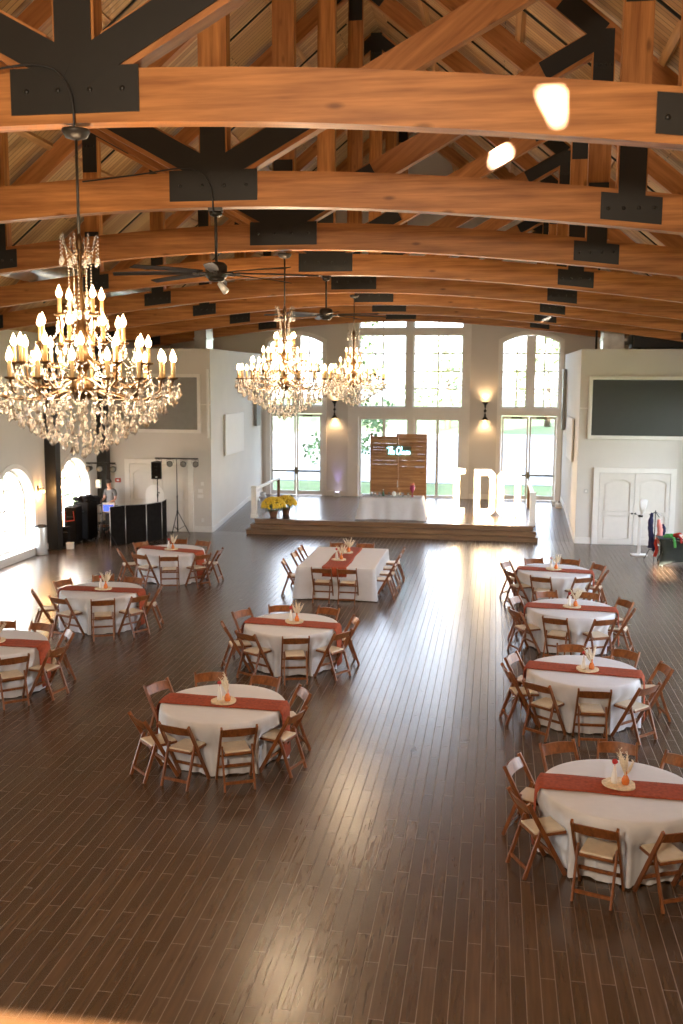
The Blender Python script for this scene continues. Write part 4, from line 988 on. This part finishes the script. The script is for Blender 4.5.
t = thing('neon_sign', 'glowing pale blue script name sign hung on the wooden backdrop', 'sign', (-3.30, 34.47, ZS + 2.06))
script_sign().build('neon_tube', 'neon_cyan', t)
MB().box(-.43, .43, .018, .024, -.04, .27).build('clear_backing', 'tumbler_glass', t); MB().tube([(-.35, .02, .25), (-.35, .045, .3)], .004).tube([(.35, .02, .25), (.35, .045, .3)], .004).build('hook', 'grey_metal', t)
# marquee letters I D O
def marquee(ch, x, y, rz, wd, label):
    t = thing('marquee_letter', label, 'letter', (x, y, ZS + .001), rz, 'marquee letters on the stage'); H = 1.60; h = wd / 2; s = .21; c = .17
    if ch == 'I':
        loops = [[(-h, 0), (h, 0), (h, .20), (.5 * s, .20), (.5 * s, H - .20), (h, H - .20), (h, H), (-h, H), (-h, H - .20), (-.5 * s, H - .20), (-.5 * s, .20), (-h, .20)]]
        bl = [(0, z) for z in [.1 + .2 * i for i in range(8)]] + [(sx_ * q, z) for z in (.10, H - .10) for sx_ in (-1, 1) for q in (.11, .21)]
    elif ch == 'D':
        loops = [[(-h, 0), (h - c, 0), (h, c), (h, H - c), (h - c, H), (-h, H)], [(-h + s, s), (h - s - .06, s), (h - s, s + .08), (h - s, H - s - .08), (h - s - .06, H - s), (-h + s, H - s)]]
        bl = [(-h + s / 2, .1 + .2 * i) for i in range(8)] + [(h - s / 2, .2 + .2 * i) for i in range(7)] + [(q * .14 - .0, z) for q in (-1, 0, 1) for z in (.1, H - .1)]
    else:
        loops = [[(-h + c, 0), (h - c, 0), (h, c), (h, H - c), (h - c, H), (-h + c, H), (-h, H - c), (-h, c)],
                 [(-h + s + .06, s), (h - s - .06, s), (h - s, s + .08), (h - s, H - s - .08), (h - s - .06, H - s), (-h + s + .06, H - s), (-h + s, H - s - .08), (-h + s, s + .08)]]
        bl = [(sg * (h - s / 2), .2 + .2 * i) for i in range(7) for sg in (-1, 1)] + [(q * .10, z) for q in (-1, 1) for z in (.1, H - .1)]
    mp = lambda u, z, w: (u, w, z)
    MB().poly(loops, mp, .02, .04).build('face', 'trim_white', t)
    mb = MB()
    for l in loops:
        k = len(l)
        for i in range(k):
            a, b_ = l[i], l[(i + 1) % k]; mb.bar((a[0], -.05, a[1]), (b_[0], -.05, b_[1]), .18, .016, up=(b_[1] - a[1], 0, -(b_[0] - a[0])))
    mb.build('rim', 'trim_white', t)
    bm_ = MB().blob((0, 0, 0), .036, 8, 5).mesh('bulb', 'marquee_bulb')
    for u, z in bl:
        o = bpy.data.objects.new('bulb', bm_); COL.objects.link(o); o.parent = t; o.location = (u, -.025, z)
    for z in (.3, .8, 1.3):
        l = bpy.data.lights.new('marquee_lamp', 'POINT'); l.energy = 1.6; l.color = (1, .70, .38); l.shadow_soft_size = .12
        lo = bpy.data.objects.new('marquee_lamp', l); COL.objects.link(lo); lo.parent = t; lo.location = (0, -.22, z)
marquee('I', -1.27, 34.6, .05, .60, 'glowing white marquee letter I, leftmost of the three')
marquee('D', -.29, 34.35, -.02, .74, 'glowing white marquee letter D, middle of the three')
marquee('O', .54, 34.15, -.08, .80, 'glowing white marquee letter O beside the right railing')
# potted chrysanthemums
def mum(x, y, s, label):
    t = thing('potted_chrysanthemum', label, 'potted plant', (x, y, ZS), 0, 'yellow chrysanthemums'); rnd = random.Random(int(x * 100))
    MB().lathe([(.11, 0), (.15, .20), (.16, .20), (.16, .23), (.14, .23), (.13, .20), (.0001, .19)], 20).build('pot', 'terracotta', t)
    mb = MB(); mf = MB()
    for k in range(420):
        u = rnd.random(); a = rnd.uniform(0, 2 * PI); th = math.acos(1 - 1.25 * u); R = .40 * s
        p = Vector((R * math.sin(th) * math.cos(a), R * math.sin(th) * math.sin(a), .33 + R * .85 * math.cos(th)))
        if p.z > .34: mb.blob(p, rnd.uniform(.030, .045), 6, 3)
    for k in range(500):
        a = rnd.uniform(0, 2 * PI); r = rnd.uniform(.1, .31) * s; z = rnd.uniform(.2, .5) * s
        p = Vector((r * math.cos(a), r * math.sin(a), z)); d = Vector((rnd.uniform(-1, 1), rnd.uniform(-1, 1), rnd.uniform(-.3, .8))).normalized() * .05; e = d.cross(Vector((0, 0, 1))).normalized() * .018
        mf.add([p - d, p + e, p + d, p - e], [(0, 1, 2, 3)])
    mf.build('foliage', 'green_leaf', t); mb.build('blossoms', 'mum_yellow', t)
mum(-7.33, 32.5, 1.0, 'yellow chrysanthemum in brown pot at stage\'s left front corner')
mum(-7.06, 33.25, .9, 'yellow chrysanthemum in brown pot just behind the front one')

# ------------------------------------------------------------------ DJ corner at the left
t = thing('dj_booth', 'black four-panel folding booth facade at the left', 'booth', (-10.9, 29.4, 0))
pts = [(-.62, -.92), (-.32, -.42), (.22, -.04), (.50, .60), (.42, 1.30)]
for a, b_ in zip(pts, pts[1:]):
    A, B = Vector((*a, 0)), Vector((*b_, 0)); d = (B - A).normalized(); A += d * .006; B -= d * .006; nrm = Vector((d.y, -d.x, 0)) * .02
    zt = 1.20
    MB().add([A, B, B + Vector((0, 0, zt)), A + Vector((0, 0, zt)), A - nrm, B - nrm, B - nrm + Vector((0, 0, zt)), A - nrm + Vector((0, 0, zt))], [(0, 1, 2, 3), (7, 6, 5, 4), (0, 4, 5, 1), (1, 5, 6, 2), (2, 6, 7, 3), (3, 7, 4, 0)]).build('cloth_panel', 'black_fabric', t)
mb = MB()
for a in pts: mb.tube([(a[0], a[1], 0), (a[0], a[1], 1.21)], .014, 8)
for a, b_ in zip(pts, pts[1:]): mb.tube([(*a, 1.2), (*b_, 1.2)], .010, 6)
mb.build('frame', 'grey_metal', t)
t = thing('dj_table', 'dark folding table hidden behind the black booth', 'table', (-11.65, 29.75, 0), .5)
MB().box(-.50, .60, -.28, .28, .84, .88).build('tabletop', 'black_plastic', t)
for a in (-.44, .5):
    for b_ in (-.22, .22): MB().tube([(a, b_, 0), (a, b_, .84)], .016).build('leg', 'black_steel', t)
t = thing('laptop', 'open laptop with blue screen on the table by the booth', 'laptop', (-11.97, 29.58, .881), .15)
MB().box(-.17, .17, -.12, .12, 0, .018).build('keyboard', 'grey_metal', t)
MB().poly([[(-.19, .02), (.19, .02), (.19, .32), (-.19, .32)]], lambda u, z, w: (u, -.14 + w, z), 0, .012).build('lid', 'white_plastic', t)
MB().poly([[(-.165, .045), (.165, .045), (.165, .25), (-.165, .25)]], lambda u, z, w: (u, -.1405 + w, z), -.002, 0).build('screen', 'laptop_screen', t)
# light stands
def light_stand(x, y, h, label, span, rz=0.0, spread=.40):
    t = thing('light_stand', label, 'stand', (x, y, 0), rz)
    MB().tube([(0, 0, .12), (0, 0, 1.3)], .020).tube([(0, 0, 1.25), (0, 0, h)], .014).build('pole', 'black_steel', t)
    for i in range(3):
        a = 2 * PI * i / 3 + .3; c, s = math.cos(a), math.sin(a)
        MB().tube([(.02 * c, .02 * s, .78), (spread * c, spread * s, .012)], .013, 6).build('leg', 'black_steel', t)
        MB().tube([(.02 * c, .02 * s, .20), (spread * .60 * c, spread * .60 * s, .33)], .008, 5).build('brace', 'black_steel', t)
    MB().box(-span, span, -.02, .02, h, h + .045).build('crossbar', 'black_steel', t)
    MB().lathe([(.03, .74), (.034, .82)], 12).lathe([(.026, 1.25), (.026, 1.31)], 12).build('collar', 'black_plastic', t)
    return t
def par(x, y, z, rz, label, grp, face='screen_grey_light'):
    t = thing('stage_light', label, 'stage light', (x, y, z), rz, grp)
    MB().tube([(0, .09, -.13), (0, -.07, -.15)], [.06, .10], 16).build('can', 'black_plastic', t)
    MB().tube([(0, -.068, -.15), (0, -.078, -.1512)], [.082, .080], 16).build('lens', face, t)
    MB().tube([(-.105, 0, -.13), (-.105, 0, -.02), (.105, 0, -.02), (.105, 0, -.13)], .007, 5).tube([(0, 0, -.02), (0, 0, .0)], .01).build('yoke', 'black_steel', t)
light_stand(-10.13, 30.75, 2.50, 'tall black light stand with four lamps before left double doors', .72, 0)
for i, (dx, w_) in enumerate(((-.60, 'leftmost'), (-.22, 'second from left'), (.24, 'third from left'), (.62, 'rightmost'))):
    par(-10.13 + dx, 30.75, 2.499, (-.2, .1, .0, .5)[i], 'round black stage lamp, %s on the stand at the doors' % w_, 'lamps on the right light stand')
light_stand(-11.72, 28.35, 2.52, 'black light stand left of the booth before the corner column', .45, .1, .42)
for i, (dx, w_) in enumerate(((-.36, 'left'), (-.02, 'middle'), (.38, 'right'))):
    par(-11.72 + dx, 28.35, 2.519, (-.4, .2, .5)[i], 'round black stage lamp, %s one on the stand beside the booth' % w_, 'lamps on the left light stand')
t = thing('effect_light', 'pale effect light with green LED clamped halfway up left stand', 'stage light', (-11.74, 28.30, 1.92))
MB().box(-.10, .06, -.10, -.022, -.12, .14).build('housing', 'grey_metal', t, bevel=.01); MB().blob((.03, -.10, .02), .022).build('led', 'green_led', t)
MB().tube([(-.02, -.03, 0), (.0, .05, 0)], .018).build('clamp', 'black_steel', t)
t = thing('speaker_stand', 'black tripod speaker stand behind the booth', 'stand', (-10.72, 30.55, 0))
MB().tube([(0, 0, .1), (0, 0, 1.87)], .018).lathe([(.03, 1.3), (.03, 1.38)], 10).blob((.05, 0, 1.42), .025).build('pole', 'black_steel', t)
for i in range(3):
    a = 2 * PI * i / 3 + .9; MB().tube([(.02 * math.cos(a), .02 * math.sin(a), .75), (.38 * math.cos(a), .38 * math.sin(a), .012)], .013, 6).build('leg', 'black_steel', t)
t = thing('loudspeaker', 'black loudspeaker on a pole behind the booth', 'speaker', (-10.72, 30.55, 1.871), .15)
MB().add([(-.17, -.16, 0), (.17, -.16, 0), (.12, .16, 0), (-.12, .16, 0), (-.17, -.16, .56), (.17, -.16, .56), (.12, .16, .56), (-.12, .16, .56)], [(0, 1, 2, 3), (4, 5, 6, 7), (0, 1, 5, 4), (1, 2, 6, 5), (2, 3, 7, 6), (3, 0, 4, 7)]).build('cabinet', 'black_plastic', t, bevel=.02)
MB().box(-.15, .15, -.170, -.161, .03, .53).build('grille', 'black_fabric', t); MB().box(-.03, .03, -.174, -.171, .06, .09).build('badge', 'grey_metal', t)
for k in range(2): MB().box(-.06, .06, -.177, -.1705, .30 + .1 * k, .305 + .1 * k).build('grille_bar', 'black_steel', t)
t = thing('arched_board', 'white arched display board standing behind the booth', 'board', (-10.98, 31.0, 0))
MB().poly([arch_loop(0, .31, .10, 1.33, .30)], lambda u, z, w: (u, w, z), 0, .03).build('panel', 'paper_white', t)
MB().bar((-.25, .03, .10), (-.25, .18, 0), .03, .03).bar((.25, .03, .10), (.25, .18, 0), .03, .03).bar((-.25, .0, .12), (-.25, -.06, 0), .03, .03).bar((.25, .0, .12), (.25, -.06, 0), .03, .03).build('foot', 'trim_white', t)
# gear left of the booth
def case(x, y, wx, wy, h, rz, label, band=None, z=0.0):
    t = thing('equipment_case', label, 'case', (x, y, z), rz, 'black equipment cases')
    MB().box(-wx / 2, wx / 2, -wy / 2, wy / 2, .03, h).build('body', 'black_fabric', t, bevel=.03)
    MB().box(-wx / 2 + .03, -wx / 2 + .08, -wy / 2 + .03, -wy / 2 + .08, 0, .04).box(wx / 2 - .08, wx / 2 - .03, -wy / 2 + .03, -wy / 2 + .08, 0, .04).box(-wx / 2 + .03, -wx / 2 + .08, wy / 2 - .08, wy / 2 - .03, 0, .04).box(wx / 2 - .08, wx / 2 - .03, wy / 2 - .08, wy / 2 - .03, 0, .04).build('foot', 'black_plastic', t)
    MB().tube([(-.1, -wy / 2 - .005, h * .75), (-.09, -wy / 2 - .03, h * .75), (.09, -wy / 2 - .03, h * .75), (.1, -wy / 2 - .005, h * .75)], .01, 6).build('handle', 'black_plastic', t)
    if band:
        q = MB(); a, b_ = wx * .36, h * .12
        for (p0, p1) in (((-a, h * .62), (a, h * .66)), ((a, h * .66), (a * .8, h * .9)), ((-a, h * .62), (-a, h * .9))): q.bar((p0[0], -wy / 2 - .006, p0[1]), (p1[0], -wy / 2 - .006, p1[1]), .012, .03)
        q.build('red_piping', band, t)
case(-12.84, 28.78, .38, .6, 1.15, .1, 'tall black case with red piping beside the black column', 'red_plastic')
case(-12.77, 29.58, .52, .6, 1.22, -.1, 'wider tall black case left of the booth')
mb = MB()
rnd = random.Random(3)
for k in range(22): mb.blob((rnd.uniform(-.20, .20), rnd.uniform(-.3, .3), .08 + rnd.uniform(-.02, .05)), (rnd.uniform(.07, .13), rnd.uniform(.07, .13), rnd.uniform(.05, .09)), 8, 5)
tag(mb.build('crumpled_cloth', 'black_fabric', loc=(-12.77, 29.60, 1.20)), 'heap of crumpled black cloth on the wider black case', 'cloth')
case(-12.78, 28.1, .20, .22, .62, 0, 'small low black case just right of the black column')
t = thing('equipment_rack', 'pale grey two-tier equipment rack left of the booth', 'rack', (-12.70, 30.18, 0), .05)
for z in (.50, .78): MB().box(-.26, .26, -.2, .2, z, z + .24).build('drawer', 'white_plastic', t, bevel=.01); MB().box(-.14, .14, -.215, -.2, z + .06, z + .12).build('slot', 'black_plastic', t)
for a in (-.23, .23):
    for b_ in (-.17, .17): MB().box(a - .02, a + .02, b_ - .02, b_ + .02, 0, 1.03).build('post', 'black_steel', t)
MB().box(-.26, .26, -.2, .2, .20, .23).build('shelf', 'black_plastic', t)
tag(MB().blob((0, 0, .15), (.20, .15, .16), 14, 9).blob((.05, -.05, .12), (.16, .14, .13), 12, 8).build('backpack', 'black_fabric', loc=(-12.70, 30.18, 1.022)), 'slumped black bag lying on top of the grey rack', 'bag')
t = thing('stool', 'low round dark stool before the equipment rack', 'stool', (-12.30, 29.95, 0))
MB().lathe([(.0001, .36), (.15, .36), (.17, .39), (.15, .42), (.0001, .42)], 18).build('seat', 'chair_wood', t)
for i in range(3): a = i * 2.094; MB().tube([(.1 * math.cos(a), .1 * math.sin(a), .37), (.18 * math.cos(a), .18 * math.sin(a), .01)], .014).build('leg', 'black_steel', t)
t = thing('trash_can', 'tall silver cylinder bin beside the black column', 'bin', (-12.92, 26.72, 0))
MB().lathe([(.16, 0), (.165, .02), (.165, .80), (.16, .82)], 24).build('body', 'grey_metal', t); MB().lathe([(.17, .80), (.17, .84), (.13, .86), (.11, .84), (.11, .70)], 24).build('rim', 'black_steel', t)
t = thing('paper_box', 'small white box on floor by the black column', 'box', (-12.50, 27.75, 0), .2)
MB().box(-.10, .10, -.09, .09, 0, .17).build('carton', 'paper_white', t, bevel=.01); MB().box(-.105, .105, -.095, .095, .15, .19).build('lid', 'paper_white', t, bevel=.006)

# person standing behind the booth: one skinned figure with fingers, clothes and hair as children
def skin(name, verts, edges, radii, mat, parent, lv=2, root=0):
    me = bpy.data.meshes.new(name); me.from_pydata(verts, edges, []); o = bpy.data.objects.new(name, me); COL.objects.link(o); o.parent = parent
    sm_ = o.modifiers.new('skin', 'SKIN'); sm_.use_smooth_shade = True
    for i, r in enumerate(radii):
        me.skin_vertices[0].data[i].radius = (r, r) if not isinstance(r, tuple) else r; me.skin_vertices[0].data[i].use_root = (i == root)
    s2 = o.modifiers.new('sub', 'SUBSURF'); s2.levels = lv; s2.render_levels = lv
    me.materials.append(MATS[mat]); return o
pr = thing('person', 'person in grey t-shirt looking down behind the black booth', 'person', (-12.48, 30.95, 0), R_(160))
V = [(0, 0, .94), (0, -.01, 1.12), (0, .0, 1.30), (0, .01, 1.42), (0, .04, 1.50), (0, .07, 1.60), (0, .085, 1.70)]; Ed = [(0, 1), (1, 2), (2, 3), (3, 4), (4, 5), (5, 6)]
Ra = [(.155, .11), (.135, .10), (.16, .11), (.13, .09), .052, (.075, .09), (.066, .085)]
def chain(root, pts, rs):
    k = root
    for p, r in zip(pts, rs): V.append(p); Ra.append(r); Ed.append((k, len(V) - 1)); k = len(V) - 1
    return k
for s in (-1, 1):
    chain(0, [(s * .10, 0, .86), (s * .115, .02, .50), (s * .115, -.01, .10), (s * .12, .02, .04), (s * .13, .17, .03)], [(.09, .09), .062, .042, .04, .03])
    w_ = chain(3, [(s * .19, 0, 1.40), (s * .25, .04, 1.13), (s * .19, .27, 1.05), (s * .18, .33, 1.03)], [.055, .042, .028, (.036, .018)])
    for q, (dx, ln) in enumerate(((-.028, .07), (-.010, .08), (.009, .075), (.027, .06))):
        chain(w_, [(s * .18 + dx, .375, 1.03), (s * .18 + dx * 1.15, .375 + ln * .6, 1.02), (s * .18 + dx * 1.15, .375 + ln, .995)], [.009, .008, .007])
    chain(w_, [(s * .18 - s * .035, .34, 1.02), (s * .18 - s * .05, .385, 1.005)], [.010, .008])
body = skin('body', V, Ed, Ra, 'skin', pr)
skin('t_shirt', [(0, 0, .92), (0, -.01, 1.12), (0, 0, 1.30), (0, .01, 1.43), (.19, 0, 1.40), (.235, .025, 1.22), (-.19, 0, 1.40), (-.235, .025, 1.22)], [(0, 1), (1, 2), (2, 3), (3, 4), (4, 5), (3, 6), (6, 7)], [(.175, .13), (.155, .12), (.18, .13), (.14, .10), .07, .06, .07, .06], 'shirt_grey', pr)
skin('trousers', [(0, 0, .94), (.10, 0, .84), (.115, .02, .50), (.115, -.01, .10), (-.10, 0, .84), (-.115, .02, .50), (-.115, -.01, .10)], [(0, 1), (1, 2), (2, 3), (0, 4), (4, 5), (5, 6)], [(.165, .12), .10, .075, .06, .10, .075, .06], 'trousers', pr)
MB().blob((0, .065, 1.715), (.088, .10, .085), 14, 9).build('hair', 'hair', pr)
fc = MB(); fc.blob((0, .165, 1.625), (.012, .018, .02), 8, 5)
for s in (-1, 1): fc.blob((s * .075, .075, 1.64), (.012, .022, .032), 8, 5)
fc.build('nose_and_ears', 'skin', pr)
ey = MB()
for s in (-1, 1): ey.blob((s * .028, .155, 1.655), (.012, .008, .008), 8, 5)
ey.box(-.022, .022, .152, .158, 1.583, 1.589).build('eyes_and_mouth', 'hair', pr)

# ------------------------------------------------------------------ props at the right
t = thing('pedestal_stand', 'white floor stand with square base before right doors', 'stand', (4.28, 29.75, 0))
MB().box(-.23, .23, -.16, .16, 0, .04).build('base', 'white_plastic', t, bevel=.008); MB().box(-.045, .045, -.045, .045, .04, 1.14).build('post', 'white_plastic', t, bevel=.006)
MB().box(-.06, .06, -.06, .06, 1.14, 1.20).tube([(-.06, 0, 1.18), (-.16, 0, 1.24)], .006).build('bracket', 'black_steel', t)
mb = MB()
for k in range(9):
    a = -.5 + k * .125; mb.tube([(0, 0, 0), (.10 * math.sin(a * 1.4) + .04, .02 * (k % 2), .25), (.17 * math.sin(a * 1.2) + .06, .0, .44 + .03 * math.cos(a * 3))], [.018, .04, .012], 7)
tag(mb.build('white_plume', 'paper_white', loc=(4.30, 29.75, 1.201)), 'white feathery plume standing on top of the white stand', 'plume')
t = thing('garment_stand', 'black tripod stand hung with scarves beside props table', 'stand', (4.56, 28.85, 0), .4)
MB().tube([(0, 0, .28), (0, 0, 1.46)], .016).build('pole', 'black_steel', t)
for i in range(3):
    a = 2 * PI * i / 3; MB().tube([(0, 0, .34), (.14 * math.cos(a), .14 * math.sin(a), .33), (.30 * math.cos(a), .30 * math.sin(a), .012)], .012, 6).build('leg', 'black_steel', t)
MB().tube([(-.2, 0, 1.34), (0, 0, 1.42), (.2, 0, 1.30)], .01).tube([(0, -.2, 1.30), (0, 0, 1.40), (0, .16, 1.34)], .01).build('hook_arm', 'black_steel', t)
def scarf(x, y, z0, z1, r, mat, label):
    mb = MB(); pts = []; n = 14
    for i in range(n + 1):
        u = i / n; pts.append((x + .02 * math.sin(u * 7 + x * 9), y + .015 * math.cos(u * 6), z1 + (z0 - z1) * u))
    mb.tube(pts, [r * (.45 + .55 * min(1, u * 4 / n)) * (1 + .12 * math.sin(u * 2.3)) for u in range(n + 1)], 9)
    tag(mb.build('scarf', mat), label, 'scarf', 'scarves on the black stand')
scarf(4.44, 28.76, .40, 1.40, .075, 'navy_cloth', 'long navy blue scarf hanging on the black stand')
scarf(4.66, 28.70, .55, 1.22, .075, 'pink_cloth', 'pale pink scarf hanging on the black stand')
scarf(4.58, 28.62, .18, .66, .05, 'red_cloth', 'red and orange scarf hanging low on the black stand')
scarf(4.79, 28.82, .62, 1.08, .05, 'navy_cloth', 'short dark scarf behind the pink one')
scarf(4.50, 28.62, .34, .60, .045, 'navy_cloth', 'dark bundle of scarf ends hanging lowest left')
# stretch-clothed props table
t = thing('props_table', 'props table standing inside the dark stretch cover', 'table', (5.46, 28.35, 0))
MB().box(-.88, .88, -.36, .36, .74, .77).build('tabletop', 'white_plastic', t)
for a in (-.78, .78):
    for b_ in (-.28, .28): MB().tube([(a, b_, .0), (a, b_, .74)], .015).build('leg', 'grey_metal', t)
mb = MB(); per = []; K = 12
cs = [(-.90, -.38), (.90, -.38), (.90, .38), (-.90, .38)]
vs = []; rows = 9
for j in range(rows):
    u = j / (rows - 1); z = .775 - .765 * u
    for q in range(4):
        a, b_ = cs[q], cs[(q + 1) % 4]
        for i in range(K):
            v = i / K; x = a[0] + (b_[0] - a[0]) * v; y = a[1] + (b_[1] - a[1]) * v
            edge = abs(2 * v - 1); ins = .10 * math.sin(PI * u) ** 1 * (1 - edge ** 3) + .05 * u
            n_ = ((0, 1), (-1, 0), (0, -1), (1, 0))[q]
            kx = 1 - .10 * math.sin(PI * min(u * 1.1, 1)) - .03 * u
            zz = z + (.14 * (1 - edge ** 2.5) * u if True else 0)
            vs.append(((x + n_[0] * ins) * kx, (y + n_[1] * ins) * kx, zz))
N = 4 * K
mb.add(vs, [(j * N + i, j * N + (i + 1) % N, (j + 1) * N + (i + 1) % N, (j + 1) * N + i) for j in range(rows - 1) for i in range(N)], True).add(vs[:N], [tuple(range(N))])
tag(mb.build('stretch_tablecloth', 'dark_green_cloth', loc=(5.46, 28.35, 0)), 'dark stretch cloth pulled over the props table at right', 'tablecloth')
def boa(pts, r, mat, label, nm='feather_boa', cat='boa'):
    mb = MB(); mb.tube([Vector(p) for p in pts], r, 8)
    rnd = random.Random(len(label))
    for p in pts:
        for k in range(6): d = Vector((rnd.uniform(-1, 1), rnd.uniform(-1, 1), rnd.uniform(.0, .8))).normalized() * r * 1.2; mb.tube([Vector(p), Vector(p) + d], [r * .35, .002], 4)
    tag(mb.build(nm, mat), label, cat, 'coloured props on the table')
zt = .815
boa([(4.72, 28.2, zt), (4.85, 28.05, zt + .03), (4.93, 27.96, zt), (4.96, 27.90, zt - .12), (4.97, 27.89, zt - .25)], .035, 'green_cloth', 'green boa draped over the props table\'s front edge')
boa([(4.80, 28.5, zt), (4.95, 28.45, zt + .02), (5.10, 28.55, zt)], .035, 'green_cloth', 'green cloth lying at props table\'s back left')
boa([(4.98, 28.2, zt), (5.08, 28.08, zt + .03), (5.12, 27.94, zt), (5.13, 27.90, zt - .12)], .032, 'red_flower', 'dark red boa draped beside the green one')
boa([(5.02, 28.45, zt + .01), (5.15, 28.35, zt + .06), (5.25, 28.28, zt)], .045, 'red_cloth', 'bright red prop heaped on the props table')
boa([(5.22, 28.15, zt + .01), (5.35, 28.1, zt + .05), (5.48, 28.18, zt + .01)], .05, 'yellow_cloth', 'yellow prop at the photo\'s right edge of table')
tag(MB().lathe([(.10, 0), (.10, .02), (.06, .03), (.055, .10), (.0001, .11)], 16).build('party_hat', 'paper_white', loc=(5.17, 28.22, .779)), 'small white hat lying among the coloured props', 'hat')

# ------------------------------------------------------------------ loft the photograph is taken from
struct(MB().box(XL, XR, YB, .95, 3.30, 3.50).build('floor_loft', 'plank_floor'))
t = thing('loft_handrail', 'brown wooden handrail close to the camera along the bottom edge', 'railing', (0, .80, 3.50))
MB().box(-7, 5.5, -.045, .045, .944, .994).build('top_rail', 'rail_wood', t, bevel=.012)
MB().box(-7, 5.5, -.02, .02, .10, .14).build('bottom_rail', 'rail_wood', t, bevel=.006)
bal = MB().box(-.012, .012, -.012, .012, .14, .944).mesh('baluster', 'black_steel')
for i in range(60):
    o = bpy.data.objects.new('baluster', bal); COL.objects.link(o); o.parent = t; o.location = (-6.9 + i * .21, 0, 0)

# ------------------------------------------------------------------ outside
g = MB().box(-160, 160, -60, 260, -.40, -.14).build('ground_lawn', 'lawn'); struct(g)
struct(MB().box(-90, 90, 50, 96, -.14, -.10).build('ground_gravel', 'gravel'))
struct(MB().box(-26, -14.2, 18, 38, -.14, -.09).build('ground_path', 'gravel'))
def tree(x, y, h, r, seed, label):
    t = thing('tree', label, 'tree', (x, y, -.15), 0, 'trees beyond the windows'); rnd = random.Random(seed)
    MB().tube([(0, 0, 0), (.1, 0, h * .3), (-.05, .1, h * .6)], [.035 * h, .028 * h, .012 * h], 9).build('trunk', 'bark', t)
    mb = MB()
    for k in range(int(42)):
        a = rnd.uniform(0, 2 * PI); u = rnd.random() ** .5; z = rnd.uniform(.22, 1.0); rr = r * u * math.sin(PI * min(1, .15 + z * .8)) ** .6
        c = Vector((rr * math.cos(a), rr * math.sin(a), h * z)); s = rnd.uniform(.16, .30) * r
        for q in range(26):
            d = Vector((rnd.gauss(0, 1), rnd.gauss(0, 1), rnd.gauss(0, 1))).normalized(); p = c + d * s * rnd.uniform(.6, 1.1)
            e = Vector((rnd.gauss(0, 1), rnd.gauss(0, 1), rnd.gauss(0, 1))).normalized(); f = e.cross(d).normalized(); l = s * .28
            mb.add([p - e * l, p + f * l * .6, p + e * l, p - f * l * .6], [(0, 1, 2, 3)])
    mb.build('crown', 'leaf_far', t)
rnd = random.Random(11)
k = 0
for x in range(-82, 80, 11):
    k += 1; h_ = rnd.uniform(9, 16)
    d = 'th' if 10 < k < 14 else {1: 'st', 2: 'nd', 3: 'rd'}.get(k % 10, 'th')
    tree(x + rnd.uniform(-.4, .4), 106 + (k % 2) * 8, h_, rnd.uniform(4.2, 5.2), k, 'pale leafy tree beyond the far windows, %d%s from the left' % (k, d))
tree(-7.2, 47.5, 7.0, 2.2, 90, 'nearer slim tree outside the left glazed doors')
tree(-22, 25, 6, 2.5, 91, 'leafy tree outside the near arched window'); tree(-21, 33, 7, 2.6, 92, 'leafy tree outside the far arched window')
t = thing('brick_pier', 'orange brick pier outside the far arched window', 'pier', (-15.0, 31.6, -.1))
MB().box(-.4, .4, -.5, .5, 0, 3.6).build('shaft', 'brick_orange', t); MB().box(-.46, .46, -.56, .56, 3.6, 3.75).build('cap', 'trim_white', t)
